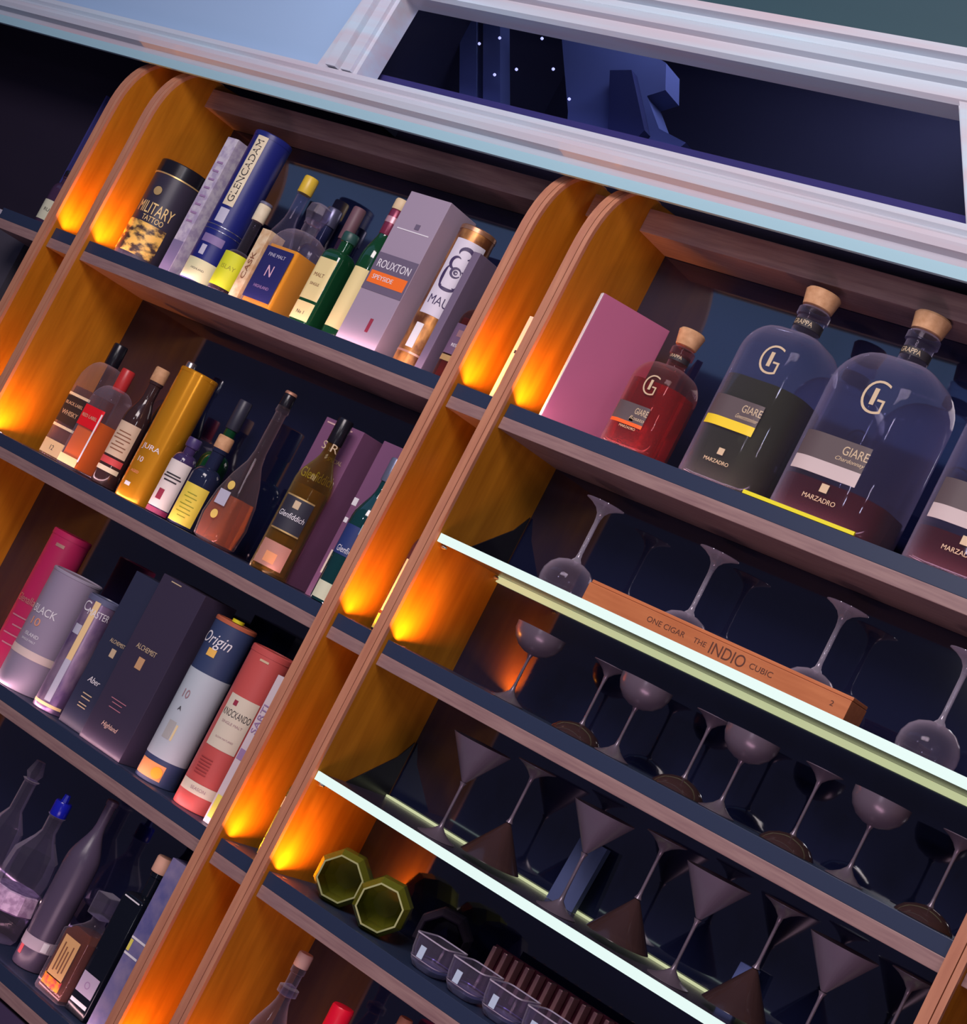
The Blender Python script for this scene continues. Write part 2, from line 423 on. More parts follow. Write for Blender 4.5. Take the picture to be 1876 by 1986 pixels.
def body_round(r, hs, hn, rn, base=0.006, shoulder='round'):
    """round bottle: radius r to height hs, neck radius rn up to hn"""
    s = [(0, r - base * 0.6), (0.0015, r - 0.001), (base, r), (hs, r)]
    if shoulder == 'round':
        d = min((hn - hs) * 0.45, r * 0.8)
        for i in range(1, 7):
            t = i / 6 * PI / 2; s.append((hs + d * math.sin(t), rn + (r - rn) * (math.cos(t) * 0.92 + 0.08 * (1 - i / 6))))
    else:
        d = (hn - hs) * 0.6
        for i in range(1, 7):
            k = i / 6; s.append((hs + d * k, r + (rn - r) * (3 * k * k - 2 * k ** 3)))
    s.append((hn - 0.012, rn)); s.append((hn - 0.011, rn + 0.002)); s.append((hn - 0.002, rn + 0.002)); s.append((hn, rn))
    return [(z, q, q, q) for z, q in s]


def body_square(hx, hy, hs, hn, rn, cr=0.008, d=0.02):
    s = [(0, hx - 0.003, hy - 0.003, cr), (0.003, hx, hy, cr), (hs, hx, hy, cr)]
    for i in range(1, 6):
        t = i / 5 * PI / 2; k = math.cos(t)
        s.append((hs + d * math.sin(t), rn + (hx - rn) * k, rn + (hy - rn) * k, min(rn + (hx - rn) * k, cr + (rn - cr) * (1 - k) if cr < rn else cr)))
    s += [(hn - 0.012, rn, rn, rn), (hn - 0.011, rn + 0.002, rn + 0.002, rn + 0.002), (hn, rn + 0.001, rn + 0.001, rn + 0.001)]
    return s


def stopper(t, z0, z1, r, m, top=None, flare=0.0, name='stopper'):
    o = lathe(name, [(r * 0.96, z0), (r, z0 + 0.002), (r + flare, z1 - 0.003), (r + flare - 0.0015, z1)], m, t)
    if top: lathe('stopper_top', [(r + flare, z1), (r + flare, z1 + 0.004), (r + flare - 0.002, z1 + 0.006)], top, t)
    return o


def bottle(name, label, X, Y, row, secs, glass, liquid=None, level=0, group=None, cat='bottle', floor=None, rz=0.0):
    if rz == 0 and abs(secs[3][1] - secs[3][3]) < 1e-6 and 'grappa' not in name: rz = 0.52
    t = thing(name, label, cat, (X, Y, FL[row] if floor is None else floor), group, rz)
    loft('bottle_body', secs, glass, t)
    if liquid: liquid_of(secs, level, liquid, t)
    return t


def label(t, sec, z0, z1, w_, m, texts=(), s0=0.0, name='paper_label'):
    p = patch(name, sec, z0, z1, w_, m, t, s0)
    for tx in texts:
        s, z, ww, mm = tx[:4]; kw = tx[4] if len(tx) > 4 else {}
        kw.setdefault('s0', s0)
        lettering(p, s, sec, z, ww, mm, **kw)
    return p


def lines(t, sec, zs, w_, m, s0=0.0, h=0.0012):
    """rows of tiny print"""
    for z, k in zs:
        patch('fine_print', sec, z, z + h, w_ * k, m, t, s0, off=0.0013)


def tube(name, lb, X, Y, row, r, h, m, lid=None, lidh=0.012, cat='canister', group=None):
    t = thing(name, lb, cat, (X, Y, FL[row]), group, 0.50)
    lathe('tube_body', [(r - 0.001, 0), (r, 0.001), (r, h - lidh)], m, t)
    lathe('lid', [(r + 0.0008, h - lidh), (r + 0.0008, h - 0.002), (r - 0.001, h), (r * 0.9, h), (r * 0.88, h - 0.002)], lid or m, t)
    return t


def carton(name, lb, x0, x1, y0, y1, row, h, m, group=None, floor=None):
    cx, cy = (x0 + x1) / 2, (y0 + y1) / 2
    t = thing(name, lb, 'box', (cx, cy, FL[row] if floor is None else floor), group)
    box('carton_body', x0 - cx, x1 - cx, y0 - cy, y1 - cy, 0, h, m, t, 0.0012)
    return t, ((x1 - x0) / 2, (y1 - y0) / 2, 0.0005)


# ===== top shelf, left bay
m = mat('tin black', (0.035, 0.03, 0.05), 0.35)
t = tube('whisky_tin', 'wide black round tin with gold lettering and gold artwork, leftmost on the top shelf', 0.085, 0.075, 1, 0.056, 0.232, m, black, 0.03)
sec = (0.056,) * 3
lathe('lid_rim', [(0.0575, 0.198), (0.0575, 0.201)], gold, t)
art = mat('gold artwork', (0.90, 0.55, 0.12), 0.4, noise=(38, (0.06, 0.035, 0.03), 0.07, (1, 1, 1.6)))
patch('artwork', sec, 0.012, 0.085, 0.12, art, t, -0.012)
lettering(t, 'MILITARY', sec, 0.118, 0.088, mat('gold ink', (0.85, 0.62, 0.25), 0.4), s0=0.002, hmax=0.026)
lettering(t, 'TATTOO', sec, 0.095, 0.05, MATS['gold ink'], s0=0.008, hmax=0.012)
o = lathe('crest', [(0.0004, 0), (0.010, 0.0005), (0.010, 0.001), (0.0004, 0.0015)], gold, t); o.location = (-0.012, -0.0555, 0.158); o.rotation_euler = (PI / 2, 0, -0.2)

silverp = mat('silver floral card', (0.62, 0.58, 0.64), 0.4, noise=(55, (0.42, 0.36, 0.50), 0.1, (1, 1, 1)))
t, sec = carton('slim_carton', 'slim silver white patterned carton between the black tin and the navy tube', 0.205, 0.240, 0.035, 0.085, 1, 0.322, silverp)
patch('lower_band', sec, 0.004, 0.075, 0.033, mat('slate violet', (0.20, 0.17, 0.30), 0.5), t); lines(t, sec, [(0.12 + i * 0.02, 0.6) for i in range(8)], 0.03, mat('violet print', (0.35, 0.22, 0.40), 0.5), h=0.004)
navy = mat('navy tube card', (0.012, 0.018, 0.16), 0.35)
t = tube('whisky_tube', 'tall navy blue tube with cream strip of vertical lettering on the top shelf', 0.318, 0.055, 1, 0.042, 0.350, navy)
sec = (0.042,) * 3
label(t, sec, 0.175, 0.338, 0.026, cream, [('GLENCADAM', 0.2565, 0.145, ink, dict(vertical=True, hmax=0.015))], s0=-0.008)
lathe('silver_ring', [(0.0427, 0.128), (0.0427, 0.1295)], chrome, t); lathe('silver_ring', [(0.0427, 0.118), (0.0427, 0.119)], chrome, t)
patch('crest_print', sec, 0.136, 0.168, 0.022, mat('silver print', (0.5, 0.5, 0.6), 0.4), t, -0.008)
label(t, sec, 0.004, 0.050, 0.075, mat('pale olive label', (0.66, 0.66, 0.38), 0.6), [('HIGHLAND', 0.028, 0.03, ink)])
patch('age_print', sec, 0.060, 0.082, 0.012, MATS['silver print'], t, -0.01); patch('lilac_band', sec, 0.088, 0.106, 0.05, mat('lilac band', (0.22, 0.16, 0.34), 0.5), t)
# small flask with acid yellow label
s = body_round(0.029, 0.075, 0.20, 0.011, shoulder='round')
t = bottle('whisky_bottle', 'small round bottle with acid yellow green label right of the navy tube', 0.398, 0.050, 1, s, glassmat('dusky glass', (0.45, 0.36, 0.42)), liq('dark malt', (0.25, 0.09, 0.05), 0.6), 0.095)
label(t, (0.029,) * 3, 0.012, 0.088, 0.062, mat('acid yellow label', (0.62, 0.68, 0.02), 0.6), [('ISLAY', 0.055, 0.032, mat('olive ink', (0.30, 0.30, 0.02), 0.6))])
stopper(t, 0.17, 0.208, 0.014, cream, mat('grey cap', (0.15, 0.15, 0.22), 0.4))
creamlong = mat('cream sleeve', (0.80, 0.66, 0.42), 0.6, noise=(45, (0.62, 0.40, 0.20), 0.12, (1, 1, 1)))
t, sec = carton('slim_carton', 'narrow cream printed carton squeezed left of the navy labelled amber bottle', 0.445, 0.4725, 0.03, 0.075, 1, 0.158, creamlong)
lettering(t, 'CASK', sec, 0.075, 0.06, mat('brown ink', (0.25, 0.10, 0.05), 0.6), vertical=True, hmax=0.012)
# square amber bottle with navy label
s = body_square(0.0475, 0.044, 0.135, 0.215, 0.017, 0.012, 0.05)
amber = liq('amber', (1.0, 0.40, 0.01), 0.12)
t = bottle('whisky_bottle', 'square amber whisky bottle with navy front label and round glass stopper', 0.5235, 0.074, 1, s, clear, amber, 0.135)
label(t, (0.0475, 0.044, 0.012), 0.014, 0.128, 0.080, mat('navy label', (0.02, 0.022, 0.12), 0.45), [('N', 0.078, 0.018, mat('pink print', (0.7, 0.45, 0.55), 0.5), dict(hmax=0.024)), ('FINE MALT', 0.112, 0.05, MATS['silver print']), ('HIGHLAND', 0.042, 0.045, MATS['violet print'])])
facet('stopper', [(0.012, 0.205), (0.021, 0.212), (0.027, 0.228), (0.024, 0.246), (0.012, 0.252)], 8, crystal, t)
# tall clear bottle with yellow cap behind
s = body_round(0.034, 0.15, 0.29, 0.013, shoulder='long')
t = bottle('spirit_bottle', 'tall clear bottle with bright yellow cap standing behind the amber bottle', 0.372, 0.150, 1, s, clearblue)
stopper(t, 0.283, 0.322, 0.0165, mat('yellow cap', (0.75, 0.52, 0.05), 0.35))
label(t, (0.034,) * 3, 0.04, 0.12, 0.07, mat('blue grey label', (0.2, 0.22, 0.35), 0.5))
s = body_round(0.032, 0.16, 0.25, 0.014)
t = bottle('spirit_bottle', 'dark bottle with silver shoulder label behind the stopper of the amber bottle', 0.470, 0.160, 1, s, mat('ink blue glass', (0.02, 0.025, 0.07), 0.1), None)
label(t, (0.032,) * 3, 0.1, 0.15, 0.06, chrome); stopper(t, 0.235, 0.275, 0.017, mat('gunmetal', (0.12, 0.12, 0.2), 0.3, 0.5))
s = body_round(0.026, 0.17, 0.265, 0.012)
t = bottle('spirit_bottle', 'dark bottle with dusky rose capsule behind the yellow labelled green bottle', 0.545, 0.150, 1, s, mat('plum glass', (0.03, 0.015, 0.04), 0.1))
stopper(t, 0.215, 0.290, 0.0145, mat('dusky capsule', (0.16, 0.08, 0.10), 0.5)); label(t, (0.026,) * 3, 0.13, 0.165, 0.05, mat('violet label', (0.2, 0.12, 0.4), 0.5))
creamy = mat('butter label', (0.78, 0.66, 0.30), 0.6)
s = body_square(0.030, 0.028, 0.148, 0.20, 0.014, 0.014, 0.02)
t = bottle('whisky_bottle', 'short green glass bottle with butter yellow label and small neck label', 0.656, 0.058, 1, s, greenglass)
label(t, (0.03, 0.028, 0.014), 0.052, 0.142, 0.052, creamy, [('MALT', 0.105, 0.028, MATS['brown ink']), ('SINGLE', 0.085, 0.026, MATS['brown ink'])])
label(t, (0.03, 0.028, 0.014), 0.008, 0.046, 0.052, creamy, [('No 1', 0.024, 0.02, ink)]); stopper(t, 0.19, 0.21, 0.017, mat('dark green cap', (0.02, 0.07, 0.06), 0.4))
s = body_round(0.027, 0.175, 0.285, 0.013, shoulder='long')
t = bottle('whisky_bottle', 'tall green bottle with maroon neck foil and pale cap left of the mauve box', 0.730, 0.068, 1, s, greenglass)
label(t, (0.027,) * 3, 0.02, 0.15, 0.05, creamy); stopper(t, 0.23, 0.285, 0.0155, mat('maroon foil', (0.22, 0.03, 0.07), 0.3, 0.3)); stopper(t, 0.285, 0.308, 0.016, mat('pale cap', (0.72, 0.55, 0.32), 0.5), name='cap')
lathe('foil_band', [(0.0163, 0.255), (0.0163, 0.268)], mat('rose foil', (0.65, 0.35, 0.40), 0.3, 0.4), t)
# mauve box
mauve = mat('mauve card', (0.36, 0.29, 0.37), 0.5)
t, sec = carton('whisky_carton', 'mauve grey square carton with orange stripe on the top shelf', 0.783, 0.892, 0.02, 0.108, 1, 0.318, mauve)
patch('grey_band', sec, 0.108, 0.186, 0.1075, mat('slate band', (0.15, 0.12, 0.18), 0.5), t)
patch('orange_stripe', sec, 0.123, 0.148, 0.098, mat('orange stripe', (0.95, 0.18, 0.02), 0.5), t, off=0.0011)
lettering(t, 'ROUXTON', sec, 0.165, 0.088, white, hmax=0.016); lettering(t, 'SPEYSIDE', sec, 0.1365, 0.055, white, s0=-0.012, off=0.002, hmax=0.009)
patch('silver_rule', sec, 0.240, 0.242, 0.085, white, t); patch('pagoda_mark', sec, 0.030, 0.058, 0.008, mat('maroon print', (0.3, 0.03, 0.06), 0.5), t, 0.012)
patch('small_crest', sec, 0.247, 0.258, 0.012, MATS['slate band'], t, 0.005)
# tiki style tube
copper = mat('copper swirl', (0.80, 0.36, 0.10), 0.3, 0.5, noise=(30, (0.20, 0.07, 0.03), 0.12, (1, 1, 0.7)))
t = tube('spirit_tube', 'copper tube with white wrap and bold black drawing right of the mauve box', 0.948, 0.066, 1, 0.036, 0.292, copper, mat('copper lid', (0.5, 0.25, 0.14), 0.3, 0.7), 0.01)
sec = (0.036,) * 3
p = patch('white_wrap', sec, 0.105, 0.262, 0.064, mat('white wrap', (0.66, 0.62, 0.70), 0.5), t, 0.004)
bl = mat('inky violet', (0.05, 0.03, 0.10), 0.5)
def brush(parent, sec, s0, z, rx, rz, a0, a1, th, m, off=0.0013):
    """a curved brush stroke with tapering ends, laid on a body"""
    n = 16; V = []
    for o_ in (off, off + 0.0004):
        for i in range(n + 1):
            t = math.radians(a0 + (a1 - a0) * i / n); q = th * (0.25 + math.sin(PI * i / n))
            for sg in (-0.5, 0.5):
                x, y = perim(*sec, s0 + (rx + sg * q) * math.cos(t), o_); V.append((x, y, z + (rz + sg * q) * math.sin(t)))
    k = 2 * (n + 1); F = []
    for i in range(n):
        A = 2 * i; F += [(A, A + 1, A + 3, A + 2), (k + A, k + A + 2, k + A + 3, k + A + 1), (A, A + 2, k + A + 2, k + A), (A + 1, k + A + 1, k + A + 3, A + 3)]
    return mesh_obj('drawn_stroke', V, F, m, parent)


for s0, z, rx, rz, a0, a1, th in ((0.006, 0.236, 0.013, 0.010, -60, 200, 0.006), (0.016, 0.222, 0.007, 0.016, -90, 80, 0.006), (-0.004, 0.214, 0.010, 0.012, 60, 300, 0.005), (0.004, 0.196, 0.009, 0.009, 0, 340, 0.004),
                                 (-0.012, 0.185, 0.005, 0.020, 90, 290, 0.005), (0.013, 0.184, 0.008, 0.018, -110, 90, 0.006), (0.0, 0.168, 0.016, 0.008, 180, 360, 0.005), (0.004, 0.196, 0.003, 0.003, 0, 350, 0.003)):
    brush(p, sec, s0, z, rx, rz, a0, a1, th, bl)
lettering(p, 'MAUI', sec, 0.135, 0.045, bl, s0=0.002, hmax=0.018)
label(t, sec, 0.035, 0.085, 0.016, white, s0=-0.012); lathe('rose_gold_ring', [(0.0367, 0.024), (0.0367, 0.028)], mat('rose gold', (0.8, 0.45, 0.35), 0.3, 0.6), t)
o = lathe('seal', [(0.0004, 0), (0.009, 0.0004), (0.009, 0.001), (0.0004, 0.0014)], white, t); o.location = (0.024, -0.0285, 0.098); o.rotation_euler = (PI / 2, 0, 0.7)
t, sec = carton('slim_carton', 'slim violet grey carton standing against the copper tube, taller dark window behind', 0.990, 1.008, 0.03, 0.155, 1, 0.245, mat('violet grey card', (0.17, 0.13, 0.20), 0.5))
s = body_square(0.032, 0.034, 0.120, 0.20, 0.014, 0.01, 0.03)
t = bottle('liqueur_bottle', 'dark red bottle with dusky violet label and gold stripe beside the middle orange panel', 1.058, 0.070, 1, s, glassmat('ruby glass', (0.5, 0.12, 0.08), (0.6, 0.3, 0.3), 0.5), liq('ruby', (0.35, 0.02, 0.03), 0.5), 0.125)
label(t, (0.032, 0.034, 0.01), 0.050, 0.110, 0.056, mat('dusky violet label', (0.15, 0.09, 0.16), 0.5), [('RESERVE', 0.068, 0.032, white)]); patch('faded_print', (0.032, 0.034, 0.01), 0.085, 0.098, 0.03, mat('faded print', (0.3, 0.16, 0.17), 0.5), t, off=0.0013)
patch('gold_stripe', (0.032, 0.034, 0.01), 0.036, 0.047, 0.058, gold, t); stopper(t, 0.19, 0.212, 0.017, black)
# niches, top shelf
t, sec = carton('narrow_carton', 'narrow cream carton with grey print in the middle niche of the top shelf', 1.160, 1.198, 0.055, 0.100, 1, 0.170, mat('bone card', (0.78, 0.70, 0.52), 0.6))
patch('grey_emblem', sec, 0.108, 0.126, 0.018, MATS['violet print'], t); patch('dark_print', sec, 0.096, 0.102, 0.026, ink, t); lines(t, sec, [(0.02 + i * 0.01, 0.3) for i in range(6)], 0.03, MATS['olive ink'])
s = body_round(0.022, 0.12, 0.20, 0.011)
t = bottle('spirit_bottle', 'dark green bottle just behind the narrow cream carton in the middle niche', 1.182, 0.150, 1, s, greenglass); stopper(t, 0.19, 0.212, 0.013, greenglass)
s = body_round(0.020, 0.085, 0.14, 0.010)
t = bottle('spirit_bottle', 'small bottle with reddish label glimpsed in the left niche of the top shelf', -0.052, 0.085, 1, s, mat('rosy dark glass', (0.10, 0.04, 0.06), 0.15)); label(t, (0.02,) * 3, 0.02, 0.07, 0.04, mat('rosy label', (0.5, 0.2, 0.25), 0.5)); stopper(t, 0.13, 0.15, 0.011, white)
s = body_round(0.028, 0.085, 0.13, 0.016)
t = bottle('spirit_bottle', 'squat dark bottle with pale green label left of the leftmost orange panel', -0.235, 0.050, 1, s, mat('purple dark glass', (0.05, 0.025, 0.06), 0.12))
label(t, (0.028,) * 3, 0.010, 0.058, 0.056, mat('pale green label', (0.58, 0.58, 0.42), 0.6), [('RUM', 0.035, 0.022, ink)]); stopper(t, 0.12, 0.138, 0.018, black)

# ===== top shelf, right bay
cardm = mat('magenta card', (0.38, 0.10, 0.19), 0.45)
t, sec = carton('flat_gift_box', 'flat magenta gift box with pale edge left of the small red bottle', 1.292, 1.429, 0.105, 0.117, 1, 0.244, cardm)
t.rotation_euler = (0, 0, math.radians(53)); t.location = (1.346, 0.085, FL[1])
box('pale_spine', -0.0705, -0.0687, -0.0055, 0.0055, 0.001, 0.243, white, t)
taupe = mat('taupe label', (0.105, 0.078, 0.08), 0.5)
goldink = mat('pale gold ink', (0.62, 0.48, 0.30), 0.4)


def grappa(X, Y, hx, hy, hb, hn, liquid, level, lb, sub, labm, glass=clearblue, mono=0.045, lz=(0.09, 0.13), stripe=None, rn=0.024):
    cr = min(hx, hy) * 0.75
    s = [(0, hx - 0.006, hy - 0.006, cr - 0.004), (0.004, hx - 0.001, hy - 0.001, cr), (0.010, hx, hy, cr), (hb - hx * 0.75, hx, hy, cr)]
    for i in range(1, 10):
        a = i / 9 * PI / 2; k = math.cos(a)
        ex = rn + (hx - rn) * k; ey = rn + (hy - rn) * k
        s.append((hb - hx * 0.75 + hx * 0.75 * math.sin(a), ex, ey, min(ex, ey, max(cr * k, rn) + 0.0)))
    s += [(hb + 0.008, rn, rn, rn), (hn - 0.018, rn, rn, rn), (hn - 0.016, rn + 0.004, rn + 0.004, rn + 0.004), (hn - 0.004, rn + 0.004, rn + 0.004, rn + 0.004), (hn, rn, rn, rn)]
    t = bottle('grappa_bottle', lb, X, Y, 1, s, glass, liquid, level, 'rounded grappa bottles with round corks')
    sec = (hx, hy, cr)
    p = label(t, sec, lz[0], lz[1], hx * 1.25, labm, [('GIARE', (lz[0] + lz[1]) / 2 + 0.005, hx * 0.46, goldink, dict(s0=hx * 0.28, hmax=(lz[1] - lz[0]) * 0.34, bold=0.0)),
                                               (sub, lz[0] + (lz[1] - lz[0]) * 0.26, hx * 0.52, goldink, dict(s0=hx * 0.24, hmax=(lz[1] - lz[0]) * 0.20, slant=0.3, bold=0.0))], s0=-hx * 0.12)
    zc = hb - hx * 0.75 - mono * 0.2
    lettering(t, 'G', sec, zc, mono * 0.75, goldink, s0=hx * 0.12, hmax=mono, bold=-0.022).name = 'monogram'
    lettering(t, 'I', sec, zc, mono * 0.14, goldink, s0=hx * 0.12, hmax=mono * 0.5, bold=0.0).name = 'monogram'
    patch('square_mark', sec, 0.048, 0.048 + hx * 0.14, hx * 0.14, goldink, t, hx * 0.05); lettering(t, 'MARZADRO', sec, 0.036, hx * 0.6, goldink, s0=hx * 0.05)
    if stripe: patch('inner_label_back', sec, stripe[0], stripe[1], hx * 1.25, stripe[2], t, -hx * 0.12)
    lathe('neck_band', [(rn + 0.0006, hb + 0.012), (rn + 0.0006, hb + 0.026)], ink, t); lettering(t, 'GRAPPA', (rn,) * 3, hb + 0.019, rn * 1.5, goldink, hmax=rn * 0.35)
    lathe('cork_stopper', [(rn * 0.8, hn), (rn + 0.002, hn + 0.003), (rn + 0.007, hn + 0.028), (rn + 0.004, hn + 0.032)], cork, t)
    return t


grappa(1.484, 0.070, 0.056, 0.050, 0.166, 0.205, liq('red', (0.55, 0.02, 0.025), 0.8), 0.125, 'small grappa bottle full of red liquid, with round cork, on the top shelf', 'Rosato', taupe, glassmat('pinkish glass', (0.9, 0.5, 0.5), (0.85, 0.55, 0.6), 0.55), 0.036, (0.046, 0.078), (0.040, 0.046, mat('glow orange label', (0.95, 0.13, 0.02), 0.5)), 0.017)
grappa(1.665, 0.096, 0.080, 0.072, 0.292, 0.342, liq('olive', (0.085, 0.09, 0.035), 0.6), 0.185, 'large grappa bottle two thirds full of dark olive spirit, second from left', 'Gewurztraminer', taupe, clearblue, 0.05, (0.108, 0.145), (0.092, 0.108, mat('golden label back', (0.90, 0.66, 0.03), 0.5)))
grappa(1.862, 0.100, 0.098, 0.080, 0.300, 0.356, liq('dark red', (0.12, 0.008, 0.010), 0.6), 0.065, 'largest grappa bottle nearly empty with a little dark red spirit', 'Chardonnay', taupe, clearblue, 0.055, (0.095, 0.137), (0.072, 0.095, mat('blush label back', (0.58, 0.48, 0.46), 0.5)))
grappa(2.105, 0.100, 0.098, 0.080, 0.300, 0.356, MATS['liquid dark red'], 0.060, 'large grappa bottle cut off by the right edge of the picture', 'Amarone', taupe, clearblue, 0.055, (0.095, 0.137), (0.072, 0.095, MATS['blush label back']))
o = box('yellow_reflection', 1.752, 1.956, 0.0, 0.004, FL[1], FL[1] + 0.006, mat('reflected yellow', (0.85, 0.78, 0.02), 0.5)); tag(o, 'thin yellow strip painted in for the reflected line under the largest grappa bottle', 'strip')  # yellow line reflected under the bottle, built as a solid strip

# ===== second shelf, left bay
s = body_square(0.038, 0.036, 0.175, 0.26, 0.013, 0.006, 0.06)
t = bottle('whisky_bottle', 'square whisky bottle with black and gold slanted label, leftmost on the second shelf', 0.140, 0.100, 2, s, clear, liq('mahogany', (0.30, 0.10, 0.05), 0.6), 0.165)
sec = (0.038, 0.036, 0.006)
label(t, sec, 0.080, 0.140, 0.074, mat('black label', (0.02, 0.018, 0.02), 0.5), [('BLACK LABEL', 0.125, 0.06, goldink), ('WHISKY', 0.103, 0.055, goldink)])
patch('gold_border', sec, 0.142, 0.148, 0.074, cream, t); patch('gold_border', sec, 0.068, 0.074, 0.074, cream, t); label(t, sec, 0.006, 0.038, 0.070, mat('old gold label', (0.70, 0.52, 0.26), 0.5), [('12', 0.022, 0.012, ink)])
stopper(t, 0.235, 0.285, 0.016, black)
s = body_square(0.034, 0.034, 0.150, 0.215, 0.013, 0.006, 0.045)
t = bottle('whisky_bottle', 'square whisky bottle with bright red slanted label, second on the second shelf', 0.243, 0.066, 2, s, clear, liq('orange amber', (1.0, 0.18, 0.005), 0.15), 0.115)
sec = (0.034, 0.034, 0.006)
label(t, sec, 0.092, 0.138, 0.068, mat('bright red label', (0.80, 0.01, 0.02), 0.5), [('RED LABEL', 0.115, 0.05, goldink)])
label(t, sec, 0.006, 0.024, 0.062, MATS['butter label']); patch('painted_edge_highlight', sec, 0.02, 0.13, 0.003, white, t, 0.031); stopper(t, 0.19, 0.240, 0.015, mat('red cap', (0.5, 0.03, 0.03), 0.35))  # white strip paints the highlight along the bottle edge
s = body_round(0.028, 0.15, 0.245, 0.0135, shoulder='long')
t = bottle('whisky_bottle', 'round bottle with cork stopper and red banded cream label left of the gold tube', 0.338, 0.066, 2, s, mat('smoky brown glass', (0.06, 0.03, 0.03), 0.1, trans=0.3))
label(t, (0.028,) * 3, 0.065, 0.140, 0.054, mat('parchment', (0.66, 0.50, 0.34), 0.6), ()); lines(t, (0.028,) * 3, [(0.078 + i * 0.008, k) for i, k in enumerate((0.8, 0.9, 0.5, 1.0, 0.9, 0.7))], 0.038, MATS['brown ink'], h=0.0022); patch('red_band', (0.028,) * 3, 0.046, 0.060, 0.056, mat('red band', (0.62, 0.07, 0.07), 0.5), t); patch('cream_band', (0.028,) * 3, 0.03, 0.04, 0.056, cream, t)
stopper(t, 0.24, 0.272, 0.016, cork)
s = body_round(0.024, 0.18, 0.29, 0.010, shoulder='long')
t = bottle('spirit_bottle', 'slim black bottle with silver neck behind and left of the gold tube', 0.300, 0.160, 2, s, black); stopper(t, 0.285, 0.318, 0.012, chrome)
t = tube('whisky_tube', 'shiny gold metal tube with small white lettering on the second shelf', 0.452, 0.060, 2, 0.0405, 0.292, goldtube, goldtube, 0.008)
sec = (0.0405,) * 3
lettering(t, 'JURA', sec, 0.112, 0.042, white, s0=-0.006, hmax=0.014); lettering(t, '10', sec, 0.085, 0.012, white, s0=-0.014); lettering(t, 'AGED', sec, 0.058, 0.02, mat('pink copper ink', (0.8, 0.35, 0.2), 0.5), s0=-0.014); patch('small_mark', sec, 0.026, 0.034, 0.014, white, t, -0.016)
s = body_round(0.031, 0.14, 0.265, 0.012)
t = bottle('whisky_bottle', 'dark green bottle with ivory label just right of the gold tube', 0.545, 0.120, 2, s, greenglass)
stopper(t, 0.22, 0.285, 0.0145, mat('night capsule', (0.03, 0.03, 0.05), 0.4))
s = body_round(0.025, 0.115, 0.160, 0.012)
t = bottle('whisky_bottle', 'small violet bottle with ivory arched label in front of the dark green bottle', 0.540, 0.052, 2, s, mat('violet glass', (0.05, 0.03, 0.10), 0.12))
label(t, (0.025,) * 3, 0.014, 0.115, 0.056, mat('ivory label', (0.74, 0.68, 0.62), 0.6), ()); lines(t, (0.025,) * 3, [(0.078, 1.0), (0.084, 0.8), (0.070, 0.7)], 0.040, ink, h=0.003); patch('maroon_figure', (0.025,) * 3, 0.030, 0.052, 0.012, MATS['maroon print'], t, -0.006, off=0.0013); patch('berry_foot', (0.025,) * 3, 0.002, 0.012, 0.056, mat('berry band', (0.30, 0.03, 0.10), 0.5), t); stopper(t, 0.15, 0.17, 0.015, mat('violet cap', (0.06, 0.04, 0.14), 0.4))
s = body_round(0.030, 0.105, 0.175, 0.0135)
t = bottle('whisky_bottle', 'small dark bottle with mustard yellow label and natural cork on the second shelf', 0.612, 0.056, 2, s, mat('midnight glass', (0.015, 0.02, 0.05), 0.1))
label(t, (0.03,) * 3, 0.006, 0.088, 0.058, mat('mustard label', (0.74, 0.60, 0.07), 0.6), ()); lines(t, (0.03,) * 3, [(0.02 + i * 0.008, k) for i, k in enumerate((0.5, 0.9, 0.7, 0.9, 0.4, 0.8, 0.6))], 0.034, MATS['olive ink'], h=0.002); stopper(t, 0.172, 0.200, 0.0165, cork)
# pinch bottle
s = [(0, 0.030, 0.028, 0.02), (0.006, 0.037, 0.036, 0.02), (0.05, 0.038, 0.036, 0.012), (0.10, 0.034, 0.032, 0.012), (0.14, 0.026, 0.025, 0.014), (0.175, 0.016, 0.016, 0.016), (0.20, 0.012, 0.012, 0.012), (0.285, 0.011, 0.011, 0.011), (0.288, 0.014, 0.014, 0.014), (0.30, 0.013, 0.013, 0.013)]
t = bottle('pinched_bottle', 'clear tall necked pinched bottle with amber whisky and small gold coins on the second shelf', 0.708, 0.062, 2, s, glassmat('rosy clear glass', (0.85, 0.66, 0.66), (0.9, 0.75, 0.8), 0.7), liq('peach', (0.80, 0.33, 0.12), 0.7), 0.10)
stopper(t, 0.296, 0.326, 0.0125, black, mat('copper cap ring', (0.6, 0.3, 0.2), 0.4, 0.5))
for zz in (0.055, 0.118):
    o = lathe('gold_seal', [(0.0004, 0), (0.009, 0.0005), (0.009, 0.0015), (0.0004, 0.002)], mat('yellow seal', (0.85, 0.62, 0.15), 0.4), t); o.location = (0.004, -0.037 if zz < 0.1 else -0.031, zz); o.rotation_euler = (PI / 2, 0, 0)
patch('silver_label', (0.036, 0.034, 0.012), 0.075, 0.105, 0.03, MATS['silver print'], t)
purple = mat('plum carton', (0.20, 0.085, 0.17), 0.4)
